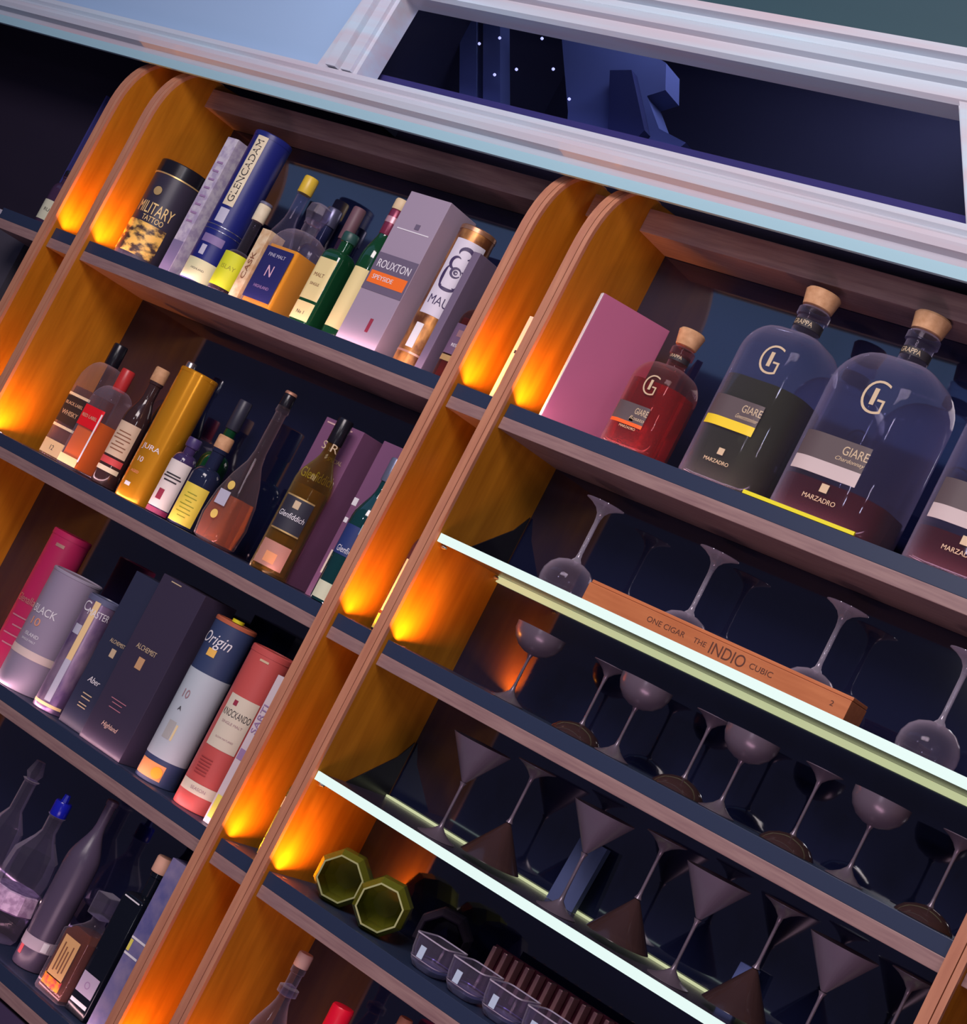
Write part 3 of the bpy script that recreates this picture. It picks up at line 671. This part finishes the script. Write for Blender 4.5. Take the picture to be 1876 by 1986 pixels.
for i, (x0, x1, h_, tx, lb) in enumerate(((0.806, 0.912, 0.318, 'Glenfiddich', 'larger plum purple carton behind the olive green labelled bottle'), (0.975, 1.058, 0.318, '12', 'second plum purple carton between the olive bottle and the middle panel'))):
    t, sec = carton('whisky_carton', lb, x0, x1, 0.078 if i == 0 else 0.068, 0.170, 2, h_, purple, 'plum whisky cartons')
    if i == 0:
        lettering(t, tx, sec, 0.205, 0.090, white, hmax=0.02, s0=0.0); patch('top_rule', sec, 0.308, 0.311, 0.07, mat('rose rule', (0.7, 0.45, 0.42), 0.4), t, -0.01); lettering(t, 'SPECIAL', sec, 0.245, 0.04, goldink, s0=0.02)
    else:
        patch('white_mark', sec, 0.185, 0.200, 0.012, white, t, -0.035); patch('white_mark', sec, 0.150, 0.160, 0.009, white, t, -0.035)
    label(t, sec, 0.048, 0.095, 0.040, mat('bone label', (0.74, 0.64, 0.50), 0.6), s0=-0.02 if i == 0 else -0.012)
# triangular-ish olive bottle
s = body_round(0.037, 0.185, 0.30, 0.013, shoulder='long')
t = bottle('whisky_bottle', 'olive green bottle with round black label in front of the plum carton', 0.894, 0.037 + 0.002, 2, s, glassmat('olive glass', (0.62, 0.52, 0.10), (0.7, 0.6, 0.3), 0.7), liq('olive amber', (0.55, 0.30, 0.03), 0.7), 0.178)
sec = (0.037,) * 3
p = patch('oval_label', sec, 0.085, 0.150, 0.062, mat('black oval label', (0.03, 0.03, 0.045), 0.5), t)
lettering(p, 'Glenfiddich', sec, 0.115, 0.054, white, hmax=0.011, slant=0.15); patch('stag_mark', sec, 0.130, 0.145, 0.012, goldink, p, off=0.0012); patch('label_border', sec, 0.150, 0.153, 0.062, gold, t); patch('label_border', sec, 0.082, 0.085, 0.062, gold, t)
patch('lower_label', sec, 0.012, 0.060, 0.062, mat('coral label', (0.52, 0.24, 0.18), 0.5), t); patch('coral_mark', sec, 0.020, 0.040, 0.022, mat('coral print', (0.85, 0.35, 0.15), 0.5), t, off=0.0013)
stopper(t, 0.270, 0.322, 0.0155, black)
lettering(t, 'S R', (0.02,) * 3, 0.262, 0.034, goldink, hmax=0.016)
s = body_round(0.031, 0.165, 0.275, 0.012, shoulder='long')
t = bottle('whisky_bottle', 'teal green bottle with blue label half hidden by the middle orange panel', 1.062, 0.033, 2, s, tealglass)
sec = (0.031,) * 3
label(t, sec, 0.092, 0.150, 0.066, mat('deep blue label', (0.02, 0.04, 0.16), 0.5), [('Glenfiddich', 0.103, 0.05, white, dict(hmax=0.012))]); patch('sky_patch', sec, 0.138, 0.158, 0.020, mat('sky label', (0.50, 0.80, 0.88), 0.5), t, 0.012)
label(t, sec, 0.006, 0.038, 0.058, mat('lime cream label', (0.70, 0.72, 0.50), 0.6)); patch('sky_strip', sec, 0.040, 0.086, 0.014, MATS['sky label'], t, 0.018); stopper(t, 0.245, 0.292, 0.0145, mat('pewter cap', (0.2, 0.22, 0.32), 0.3, 0.5))
# second-shelf niches
s = body_round(0.030, 0.165, 0.300, 0.012)
t = bottle('whisky_bottle', 'bottle with cream label and pale stopper in the middle niche of the second shelf', 1.172, 0.090, 2, s, mat('aubergine glass', (0.07, 0.03, 0.05), 0.1, trans=0.2))
sec = (0.030,) * 3
label(t, sec, 0.038, 0.140, 0.056, mat('cream tall label', (0.76, 0.68, 0.46), 0.6), [('SCOTCH', 0.125, 0.038, ink), ('SELECT', 0.058, 0.026, MATS['brown ink'])]); patch('red_picture', sec, 0.080, 0.108, 0.022, mat('brick print', (0.5, 0.15, 0.10), 0.5), t, -0.008, off=0.0013)
label(t, sec, 0.004, 0.032, 0.060, mat('lemon label', (0.80, 0.72, 0.12), 0.6), [('O', 0.018, 0.012, MATS['olive ink'])]); stopper(t, 0.296, 0.330, 0.018, mat('almond cap', (0.66, 0.52, 0.40), 0.6))
s = body_round(0.022, 0.12, 0.17, 0.011)
t = bottle('spirit_bottle', 'small pale bottle barely visible in the left niche of the second shelf', -0.080, 0.07, 2, s, cream); stopper(t, 0.165, 0.185, 0.012, cream)

# ===== third shelf, left bay
raspberry = mat('raspberry card', (0.48, 0.02, 0.10), 0.4)
t = tube('whisky_tube', 'raspberry red tube cut off by the left edge of the picture, on the third shelf', 0.288, 0.105, 3, 0.042, 0.318, raspberry)
sec = (0.042,) * 3
lettering(t, 'Glenallachie', sec, 0.160, 0.07, MATS['rose gold'], hmax=0.016); lines(t, sec, [(0.12, 0.8), (0.10, 0.4), (0.08, 0.8), (0.06, 0.5)], 0.06, MATS['rosy label'], h=0.003); patch('small_mark', sec, 0.285, 0.292, 0.02, MATS['rose gold'], t, 0.0)
greylil = mat('lilac grey card', (0.30, 0.25, 0.34), 0.5)
t = tube('whisky_tube', 'wide lilac grey tube with white lettering and a cream band', 0.412, 0.062, 3, 0.0525, 0.255, greylil, mat('lilac lid', (0.34, 0.30, 0.38), 0.4), 0.006)
sec = (0.0525,) * 3
lettering(t, 'BLACK', sec, 0.165, 0.058, white, s0=-0.012, hmax=0.016); lettering(t, '10', sec, 0.140, 0.022, MATS['pink copper ink'], s0=-0.018, hmax=0.016); lettering(t, 'ISLAND', sec, 0.112, 0.034, white, s0=-0.012); lettering(t, 'SINGLE MALT', sec, 0.100, 0.036, white, s0=-0.014)
patch('cream_band', sec, 0.068, 0.084, 0.115, mat('blush band', (0.72, 0.58, 0.52), 0.5), t)
t = tube('whisky_tube', 'narrow metallic violet and gold tube with white lettering next to the black cartons', 0.528, 0.052, 3, 0.034, 0.245, mat('swirled metal', (0.42, 0.30, 0.42), 0.28, 0.5, noise=(26, (0.16, 0.10, 0.24), 0.12, (1, 1, 0.5))), mat('slate lid', (0.12, 0.13, 0.22), 0.35), 0.012)
sec = (0.034,) * 3
patch('gold_stripe', sec, 0.11, 0.235, 0.012, mat('bright gold stripe', (0.85, 0.62, 0.30), 0.35), t, 0.0); patch('silver_stripe', sec, 0.02, 0.11, 0.013, MATS['silver print'], t, 0.0); lettering(t, 'C', sec, 0.220, 0.018, white, s0=-0.02); lettering(t, 'MASTER', sec, 0.212, 0.045, white, s0=0.012, hmax=0.014); patch('gold_foot', sec, 0.010, 0.016, 0.07, MATS['bright gold stripe'], t); patch('blue_emblem', sec, 0.160, 0.180, 0.018, MATS['silver print'], t, -0.016)
blk = mat('black violet card', (0.045, 0.035, 0.065), 0.38); blk2 = mat('blue black card', (0.030, 0.035, 0.07), 0.38)
t, sec = carton('whisky_carton', 'blue black carton with small gold print, left of the wider black carton', 0.585, 0.668, 0.034, 0.125, 3, 0.325, blk2, 'black whisky cartons')
lettering(t, 'ALCHEMIST', sec, 0.185, 0.046, goldink, hmax=0.008, s0=0.008); patch('gold_square', sec, 0.155, 0.172, 0.014, goldink, t, 0.008); lettering(t, 'Aber', sec, 0.100, 0.035, white, slant=0.3); lines(t, sec, [(0.07, 0.9), (0.062, 0.9), (0.05, 0.8), (0.044, 0.8)], 0.03, goldink, s0=0.0, h=0.002)
t, sec = carton('whisky_carton', 'wide black carton with gold square emblem in the middle of the third shelf', 0.672, 0.800, 0.020, 0.112, 3, 0.348, blk, 'black whisky cartons')
lettering(t, 'ALCHEMIST', sec, 0.205, 0.060, goldink, hmax=0.010, s0=-0.008); patch('gold_square', sec, 0.165, 0.188, 0.018, mat('copper gold', (0.62, 0.36, 0.18), 0.4), t, -0.008); lines(t, sec, [(0.095, 0.9), (0.088, 0.6), (0.078, 0.7)], 0.05, MATS['rosy label'], s0=-0.01, h=0.0015); lettering(t, 'Highland', sec, 0.045, 0.045, mat('blush ink', (0.8, 0.55, 0.45), 0.5), slant=0.3); patch('top_mark', sec, 0.340, 0.342, 0.03, goldink, t, -0.02)
# origin
dusk = mat('dusk blue card', (0.035, 0.055, 0.13), 0.45)
t = tube('whisky_tube', 'tube with navy top, pale ice blue body and white script lettering', 0.862, 0.066, 3, 0.041, 0.330, dusk, mat('rust lid', (0.45, 0.12, 0.06), 0.4), 0.008)
sec = (0.041,) * 3
lathe('ice_blue_wrap', [(0.0414, 0.048), (0.0416, 0.049), (0.0416, 0.222), (0.0414, 0.223)], mat('ice blue card', (0.46, 0.52, 0.56), 0.5), t)
lettering(t, 'Origin', sec, 0.284, 0.066, white, s0=-0.012, hmax=0.030, slant=0.25); patch('amber_patch', sec, 0.255, 0.270, 0.018, mat('amber print', (0.85, 0.50, 0.10), 0.5), t, -0.008); patch('amber_patch', sec, 0.008, 0.038, 0.060, mat('marigold print', (0.85, 0.34, 0.12), 0.5), t, -0.012)
o = lathe('orange_fruit', [(0.0004, 0), (0.011, 0.0005), (0.011, 0.0012), (0.0004, 0.0016)], mat('orange dot', (0.95, 0.38, 0.02), 0.5), t); o.location = (0.006, -0.0412, 0.022); o.rotation_euler = (PI / 2, 0, 0.1)
lettering(t, '10', (0.0416,) * 3, 0.175, 0.014, mat('rosy brown ink', (0.35, 0.20, 0.22), 0.5), s0=-0.014, hmax=0.016); lettering(t, 'A', (0.0416,) * 3, 0.146, 0.008, ink, s0=-0.012); patch('stone_picture', (0.0416,) * 3, 0.085, 0.120, 0.016, mat('stone print', (0.40, 0.40, 0.38), 0.5), t, -0.012); patch('gold_flare', (0.0416,) * 3, 0.085, 0.116, 0.004, mat('straw print', (0.75, 0.62, 0.32), 0.5), t, 0.0)
lathe('yellow_lid_tab', [(0.012, 0.330), (0.012, 0.336)], mat('lime tab', (0.75, 0.70, 0.02), 0.5), t)
coral = mat('coral red card', (0.52, 0.085, 0.075), 0.45)
t = tube('whisky_tube', 'coral red tube with large cream label on the third shelf', 0.982, 0.064, 3, 0.0425, 0.318, coral)
sec = (0.0425,) * 3
label(t, sec, 0.120, 0.222, 0.062, mat('oat label', (0.66, 0.60, 0.46), 0.6), [('KNOCKANDO', 0.188, 0.057, ink, dict(hmax=0.013)), ('SINGLE MALT', 0.170, 0.042, MATS['rosy brown ink']), ('SLOW MATURED', 0.140, 0.036, MATS['rosy brown ink'])], s0=0.0)
patch('tree_mark', sec, 0.203, 0.213, 0.008, MATS['maroon print'], t, -0.012, off=0.0013); patch('oat_band', sec, 0.030, 0.050, 0.09, MATS['oat label'], t); lettering(t, 'SEASON', sec, 0.040, 0.03, MATS['rosy brown ink']); lines(t, sec, [(0.066 + i * 0.006, 1) for i in range(6)], 0.026, mat('brick ink', (0.35, 0.05, 0.05), 0.5), s0=-0.012, h=0.0016); patch('small_mark', sec, 0.295, 0.299, 0.018, goldink, t)
t, sec = carton('slim_carton', 'slim white carton with vertical violet lettering against the middle orange panel', 1.048, 1.070, 0.025, 0.085, 3, 0.290, mat('pinkish white card', (0.68, 0.58, 0.60), 0.5))
lettering(t, 'SARTI', sec, 0.205, 0.055, MATS['violet print'], vertical=True, hmax=0.014); patch('grey_seal', sec, 0.125, 0.145, 0.016, MATS['violet print'], t); patch('lemon_foot', sec, 0.012, 0.055, 0.012, MATS['lemon label'], t)
s = body_round(0.024, 0.125, 0.155, 0.014)
t = bottle('spirit_bottle', 'small green bottle with pale labels in the middle niche of the third shelf', 1.186, 0.070, 3, s, mat('leaf glass', (0.05, 0.12, 0.04), 0.15, trans=0.2))
label(t, (0.024,) * 3, 0.040, 0.085, 0.05, mat('moss label', (0.10, 0.20, 0.06), 0.5)); patch('pale_stripe', (0.024,) * 3, 0.092, 0.112, 0.05, mat('mist label', (0.45, 0.55, 0.55), 0.5), t); patch('straw_foot', (0.024,) * 3, 0.003, 0.032, 0.05, mat('straw label', (0.50, 0.42, 0.10), 0.5), t); stopper(t, 0.15, 0.17, 0.014, mat('moss cap', (0.2, 0.12, 0.05), 0.5))

# ===== lowest shelf, left bay
t = thing('crystal_decanter', 'faceted crystal decanter with cobalt blue stopper at the lower left', 'bottle', (0.655, 0.085, FL[4]))
facet('bottle_body', [(0.040, 0), (0.046, 0.01), (0.050, 0.06), (0.044, 0.10), (0.050, 0.13), (0.046, 0.17), (0.022, 0.205), (0.015, 0.22), (0.015, 0.25), (0.019, 0.255)], 9, crystal, t)
facet('lilac_base_band', [(0.0455, 0.058), (0.0515, 0.062), (0.0485, 0.098), (0.044, 0.10)], 9, mat('lilac ice', (0.40, 0.25, 0.42), 0.3, noise=(70, (0.7, 0.5, 0.7), 0.1, (1, 1, 1))), t)
stopper(t, 0.255, 0.285, 0.017, mat('cobalt stopper', (0.01, 0.015, 0.42), 0.2)); facet('stopper_knob', [(0.008, 0.285), (0.006, 0.30)], 8, MATS['cobalt stopper'], t)
t = thing('crystal_decanter', 'tall cut glass decanter at the far lower left corner, mostly outside the picture', 'bottle', (0.560, 0.070, FL[4]))
facet('bottle_body', [(0.034, 0), (0.040, 0.01), (0.042, 0.12), (0.036, 0.18), (0.014, 0.22), (0.013, 0.28), (0.018, 0.285)], 9, crystal, t); facet('stopper', [(0.010, 0.285), (0.018, 0.30), (0.010, 0.325)], 8, crystal, t)
s = body_round(0.033, 0.215, 0.345, 0.010, shoulder='long')
t = bottle('spirit_bottle', 'tall slim smoky violet bottle with long thin neck on the lowest shelf', 0.782, 0.075, 4, s, mat('smoky violet glass', (0.085, 0.065, 0.11), 0.3))
sec = (0.033,) * 3
label(t, sec, 0.040, 0.062, 0.095, mat('ash label', (0.45, 0.38, 0.44), 0.5)); patch('white_square', sec, 0.042, 0.060, 0.012, white, t, 0.022, off=0.0013); patch('red_mark', sec, 0.022, 0.040, 0.010, mat('signal red print', (0.7, 0.08, 0.10), 0.5), t, -0.022)

# amaretto style square bottle
s = [(0, 0.036, 0.034, 0.004), (0.004, 0.038, 0.036, 0.004), (0.118, 0.038, 0.036, 0.004), (0.140, 0.018, 0.018, 0.008), (0.150, 0.014, 0.014, 0.014), (0.160, 0.014, 0.014, 0.014)]
t = bottle('liqueur_bottle', 'square amber brown liqueur bottle with orange vertical label and glass stopper', 0.905, 0.060, 4, s, clear, liq('toffee', (0.28, 0.06, 0.012), 0.6), 0.13)
sec = (0.038, 0.036, 0.004)
label(t, sec, 0.034, 0.112, 0.044, mat('apricot label', (0.80, 0.45, 0.18), 0.6), ())
for k_, sx in enumerate((-0.012, -0.004, 0.004, 0.012)): patch('vertical_print', sec, 0.045 + 0.004 * (k_ % 2), 0.100 - 0.006 * (k_ % 3), 0.0028, MATS['brown ink'], t, sx, off=0.0013)
patch('flame_foot', sec, 0.016, 0.036, 0.05, mat('flame print', (0.90, 0.35, 0.02), 0.5, noise=(80, (0.7, 0.05, 0.08), 0.1, (1, 1, 1))), t)
box('stopper', -0.020, 0.020, -0.020, 0.020, 0.160, 0.205, crystal, t, 0.004)
s = body_square(0.028, 0.030, 0.228, 0.290, 0.012, 0.004, 0.012)
t = bottle('liqueur_bottle', 'tall square black bottle with white label near its foot and cork stopper', 0.975, 0.068, 4, s, mat('jet glass', (0.006, 0.008, 0.014), 0.12))
sec = (0.028, 0.030, 0.004)
label(t, sec, 0.040, 0.078, 0.046, mat('lavender label', (0.50, 0.42, 0.55), 0.5), [('O', 0.058, 0.014, MATS['violet print'])]); patch('white_rule', sec, 0.020, 0.027, 0.046, white, t); patch('white_rule', sec, 0.2275, 0.230, 0.042, white, t); stopper(t, 0.288, 0.318, 0.0165, mat('peach cork', (0.72, 0.40, 0.28), 0.7))
lil = mat('lilac marble card', (0.26, 0.22, 0.36), 0.35, noise=(24, (0.12, 0.12, 0.30), 0.15, (1, 1, 1)))
t, sec = carton('tall_carton', 'tall lilac marbled carton leaning by the middle orange panel on the lowest shelf', 1.022, 1.064, 0.030, 0.085, 4, 0.335, lil)
patch('white_rule', sec, 0.178, 0.182, 0.04, white, t); patch('white_rule', sec, 0.148, 0.152, 0.04, white, t, -0.004); patch('yellow_tab', sec, 0.155, 0.176, 0.007, MATS['lemon label'], t, -0.016)

# ===== third shelf and lowest shelf, right bay
for x, y, m_, lb in ((1.348, 0.075, greengl, 'left of two green tinted faceted glasses lying open towards the room'), (1.458, 0.060, greengl, 'right of two green tinted faceted glasses beside the clear tumblers'),
                     (1.552, 0.120, smokegl, 'dark faceted glass lying behind the clear tumblers')):
    t = thing('faceted_glass', lb, 'glass', (x, y, FL[3]), 'octagonal glasses')
    r = 0.050
    def oct_ring(rr, yy): return [(rr * math.cos(2 * PI * (k + 0.5) / 8), yy, r * 0.93 + rr * math.sin(2 * PI * (k + 0.5) / 8)) for k in range(8)]
    prof = [(0.80, -0.040), (0.98, -0.020), (1.0, 0.010), (0.85, 0.035), (0.5, 0.045), (0.46, 0.038), (0.78, 0.028), (0.93, 0.006), (0.91, -0.018), (0.75, -0.039)]
    V = []; F = []
    for a, yy in prof: V += oct_ring(r * a, yy)
    for i in range(len(prof)):
        for k in range(8):
            a = i * 8 + k; b = i * 8 + (k + 1) % 8; c = ((i + 1) % len(prof)) * 8
            if i == 4: continue
            F.append((a, b, c + (k + 1) % 8, c + k))
    F.append(tuple(4 * 8 + k for k in range(8))); F.append(tuple(5 * 8 + k for k in range(8)))
    o = mesh_obj('glass_bowl', V, F, m_, t); o.rotation_euler = (0, 0, math.radians(30))
    if m_ is greengl:
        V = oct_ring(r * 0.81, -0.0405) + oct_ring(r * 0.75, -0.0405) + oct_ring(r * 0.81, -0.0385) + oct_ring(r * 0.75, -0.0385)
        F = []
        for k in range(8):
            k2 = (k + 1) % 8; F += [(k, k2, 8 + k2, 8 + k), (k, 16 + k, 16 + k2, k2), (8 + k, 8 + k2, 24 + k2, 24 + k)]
        o = mesh_obj('rim', V, F, mat('painted rim glint', (0.45, 0.46, 0.20), 0.2, 0.3), t); o.rotation_euler = (0, 0, math.radians(30))  # glint at the glass mouth painted as a yellow-green ring

tum = [(0, 0.020, 0.020, 0.014), (0.003, 0.026, 0.026, 0.016), (0.012, 0.031, 0.031, 0.016), (0.028, 0.0335, 0.0335, 0.014), (0.052, 0.034, 0.034, 0.010), (0.052, 0.031, 0.031, 0.009), (0.028, 0.030, 0.030, 0.012), (0.014, 0.026, 0.026, 0.014), (0.011, 0.015, 0.015, 0.012)]
t0 = None
for i, (x, lb) in enumerate(((1.604, 'leftmost of the row of clear square tumblers'), (1.684, 'second clear square tumbler from the green glasses'), (1.762, 'third clear square tumbler, at the bottom edge of the picture'), (1.842, 'fourth clear square tumbler, mostly below the picture'))):
    t = thing('tumbler', lb, 'glass', (x, 0.048, FL[3]), 'clear square tumblers')
    if t0 is None:
        a = loft('glass_wall', tum, crystal, t); b = loft('thick_base', [(0.001, 0.020, 0.020, 0.014), (0.010, 0.028, 0.028, 0.014)], mat('icy base', (0.45, 0.55, 0.70), 0.15, trans=0.5), t); c = patch('painted_glint', (0.0335, 0.0335, 0.014), 0.018, 0.038, 0.012, mat('icy glint', (0.5, 0.62, 0.75), 0.2), t, -0.006); d = loft('rim', [(0.0515, 0.0345, 0.0345, 0.010), (0.0535, 0.0345, 0.0345, 0.010), (0.0535, 0.0322, 0.0322, 0.009), (0.0515, 0.0322, 0.0322, 0.009)], mat('lilac rim', (0.55, 0.48, 0.58), 0.15, 0.2), t, capb=False, capt=False); e_ = loft('lower_rim', [(0.0155, 0.0322, 0.0322, 0.016), (0.017, 0.0328, 0.0328, 0.016)], MATS['lilac rim'], t, capb=False, capt=False); t0 = (a, b, c, d, e_)  # pale patch on the wall paints a blue reflected glint
    else:
        for q in t0:
            n = q.copy(); C.objects.link(n); n.parent = t
# ribbed copper tray behind
t = thing('ribbed_rack', 'long ribbed copper coloured rack behind the clear tumblers', 'rack', (1.62, 0.150, FL[3]))
box('rack_bar', 0, 0.55, -0.012, 0.012, 0.0, 0.012, mat('wine dark metal', (0.12, 0.02, 0.04), 0.3, 0.4), t)
for i in range(22):
    r_ = box('rib', 0.012 + i * 0.024, 0.020 + i * 0.024, -0.010, 0.010, 0.012, 0.078, mat('rosy copper rib', (0.50, 0.24, 0.24), 0.3, 0.5), t, 0.002)
box('rack_back', 0.004, 0.546, 0.0105, 0.0125, 0.012, 0.079, MATS['wine dark metal'], t)
# lowest shelf right bay
s = body_round(0.034, 0.17, 0.30, 0.011, shoulder='long')
t = bottle('spirit_bottle', 'clear cut neck bottle under the third shelf beside the middle orange panel', 1.352, 0.075, 4, s, crystal); label(t, (0.034,) * 3, 0.05, 0.14, 0.06, mat('rose beige label', (0.45, 0.30, 0.32), 0.6)); stopper(t, 0.30, 0.325, 0.0135, mat('rosy cork', (0.55, 0.33, 0.28), 0.7)); lathe('neck_bead', [(0.004, 0.245), (0.018, 0.25), (0.018, 0.262), (0.004, 0.268)], crystal, t)
s = body_round(0.035, 0.16, 0.25, 0.013)
t = bottle('spirit_bottle', 'dark bottle with bright red cap at the bottom edge of the picture', 1.470, 0.075, 4, s, black); stopper(t, 0.225, 0.290, 0.0195, mat('bright red cap', (0.75, 0.005, 0.03), 0.35))
s = body_round(0.032, 0.18, 0.29, 0.012, shoulder='long')
t = bottle('spirit_bottle', 'bottle with white neck label at the bottom edge, right of the red capped one', 1.590, 0.075, 4, s, crystal); label(t, (0.0125,) * 3, 0.285, 0.32, 0.03, white); stopper(t, 0.29, 0.335, 0.0120, mat('terracotta cap', (0.5, 0.2, 0.12), 0.6))

# ===== stemware
GL = 0.1625; GL2 = -0.2915


def copy_tree(src, loc, lb):
    r = src.copy(); C.objects.link(r); r.location = loc; r['label'] = lb
    for ch in list(src.children):
        n = ch.copy(); C.objects.link(n); n.parent = r
    return r


def stem_glass(name, lb, loc, bowl, stemr, footr, h, m_b, m_s, inverted, group):
    t = thing(name, lb, 'glass', loc, group)
    f = (lambda z: h - z) if inverted else (lambda z: z)
    zb = bowl[0][1]
    pr = [(r, f(z)) for r, z in bowl] + [(max(r - 0.0013, 0.0005), f(z)) for r, z in reversed(bowl)]
    lathe('bowl', pr, m_b, t, 60, capb=False, capt=False)
    st = [(stemr * 1.25, 0.028), (stemr, 0.036), (stemr, zb - 0.014), (stemr * 1.3, zb - 0.005), (stemr * 2.4, zb + 0.001)]
    lathe('stem', [(r, f(z)) for r, z in st], m_s, t, 60)
    ft = [(footr, 0.0), (footr, 0.0012), (footr * 0.66, 0.0055), (footr * 0.36, 0.012), (stemr * 1.7, 0.020), (stemr * 1.25, 0.028)]
    lathe('foot', [(r, f(z)) for r, z in ft], m_s, t, 60)
    return t


wb = [(0.002, 0.110), (0.016, 0.112), (0.030, 0.118), (0.040, 0.128), (0.046, 0.142), (0.047, 0.155), (0.044, 0.172)]
stemclear = glassmat('bright clear stem', (0.75, 0.75, 0.85), (0.95, 0.85, 0.98), 1.2, 0.10, 0.22)
wg = stem_glass('wine_glass', 'upside down clear wine glass left of the cigar box on the upper glass shelf', (1.452, 0.115, GL), wb, 0.0040, 0.035, 0.172, clear, stemclear, True, 'upside down clear wine glasses')
copy_tree(wg, (1.682, 0.140, GL), 'upside down clear wine glass rising behind the left half of the cigar box')
copy_tree(wg, (1.930, 0.140, GL), 'upside down clear wine glass rising behind the right end of the cigar box')
copy_tree(wg, (2.160, 0.105, GL), 'upside down clear wine glass at the right edge, right of the cigar box')
# cigar box
cigar = woodmat('cedar', (0.50, 0.14, 0.045), (0.62, 0.20, 0.07), 0.5, 16, (0.6, 6, 6))
t = thing('cigar_box', 'long flat cedar cigar box with burnt lettering on the upper glass shelf', 'box', (1.804, 0.062, GL - 0.0003))
box('box_body', -0.252, 0.252, -0.030, 0.030, 0.0, 0.034, cigar, t, 0.001); box('sliding_lid', -0.250, 0.252, -0.028, 0.028, 0.0345, 0.040, cigar, t, 0.001); box('lid_gap', -0.250, 0.250, -0.0275, 0.0275, 0.034, 0.0345, mat('cedar shade', (0.12, 0.03, 0.01), 0.6), t)
sec = (0.252, 0.030, 0.0005); burn = mat('burnt ink', (0.12, 0.035, 0.02), 0.6)
for s_, x_, w_, h_ in (('ONE CIGAR', -0.085, 0.075, 0.009), ('THE', -0.018, 0.024, 0.008), ('INDIO', 0.035, 0.066, 0.019), ('CUBIC', 0.098, 0.042, 0.009), ('2', 0.225, 0.006, 0.008)):
    lettering(t, s_, sec, 0.019, w_, burn, s0=x_, off=0.0004, hmax=h_)

smokesolid = mat('smoky grey glass', (0.15, 0.115, 0.15), 0.28, 0.3)
cb = [(0.002, 0.086), (0.012, 0.087), (0.026, 0.093), (0.037, 0.104), (0.043, 0.117), (0.044, 0.130)]
cbl = [(0.002, 0.106), (0.008, 0.107), (0.020, 0.110), (0.034, 0.117), (0.042, 0.126), (0.044, 0.130)]
UP = [(1.486, 'directly under the left end of the upper light strip'), (1.713, 'second from the left in its row'), (1.920, 'third from the left in its row'), (2.148, 'rightmost upright one of its row')]
DN = [(1.628, 'between the first and second upright coupes'), (1.838, 'between the second and third upright coupes'), (2.041, 'between the third and fourth upright coupes'), (2.272, 'last one before the right orange panel')]
conedn = mat('smoky brown glass', (0.036, 0.028, 0.038), 0.45)
c0 = c1 = None
for x, d in UP:
    lb = 'upright smoky coupe glass, ' + d
    if c0 is None: c0 = stem_glass('coupe_glass', lb, (x, 0.070, FL[2]), cb, 0.0024, 0.030, 0.13, smokesolid, smokesolid, False, 'smoky coupe glasses')
    else: copy_tree(c0, (x, 0.070, FL[2]), lb)
for x, d in DN:
    lb = 'upside down smoky coupe glass, ' + d
    if c1 is None: c1 = stem_glass('coupe_glass', lb, (x, 0.085, FL[2]), cbl, 0.0024, 0.030, 0.13, conedn, smokesolid, True, 'smoky coupe glasses')
    else: copy_tree(c1, (x, 0.085, FL[2]), lb)
mb = [(0.002, 0.100), (0.005, 0.103), (0.052, 0.170), (0.0525, 0.171)]
UP = [(1.484, 'leftmost of its row'), (1.750, 'second upright one from the left'), (1.973, 'third upright one from the left'), (2.194, 'last upright one near the right panel')]
DN = [(1.592, 'between the first two upright ones'), (1.862, 'between the second and third upright ones'), (2.083, 'between the third and fourth upright ones'), (2.298, 'next to the right orange panel')]
c0 = c1 = None
coneup = mat('smoky mauve glass', (0.16, 0.12, 0.165), 0.32, 0.25)
for x, d in UP:
    lb = 'upright smoky martini glass on the glass shelf, ' + d
    if c0 is None: c0 = stem_glass('martini_glass', lb, (x, 0.068, GL2), mb, 0.0026, 0.034, 0.172, coneup, smokesolid, False, 'smoky martini glasses')
    else: copy_tree(c0, (x, 0.068, GL2), lb)
for x, d in DN:
    lb = 'upside down smoky martini glass, ' + d
    if c1 is None: c1 = stem_glass('martini_glass', lb, (x, 0.080, GL2), mb, 0.0026, 0.034, 0.182, conedn, smokesolid, True, 'smoky martini glasses')
    else: copy_tree(c1, (x, 0.080, GL2), lb)
# a folded blue cloth and bottles glimpsed behind the martini glasses
o = prism_x('blue_menu', [(0.165, 0), (0.178, 0), (0.190, 0.115), (0.177, 0.115)], 0, 0.055, mat('slate blue card', (0.06, 0.08, 0.20), 0.5)); o.location = (1.665, 0, GL2); tag(o, 'slate blue card leaning against the back behind the second martini glass', 'card')
o = prism_x('blue_box', [(0.165, 0), (0.178, 0), (0.186, 0.07), (0.173, 0.07)], 0, 0.03, mat('cornflower card', (0.10, 0.13, 0.36), 0.5)); o.location = (2.015, 0, GL2); tag(o, 'small cornflower blue card leaning at the back behind the third martini glass', 'card')
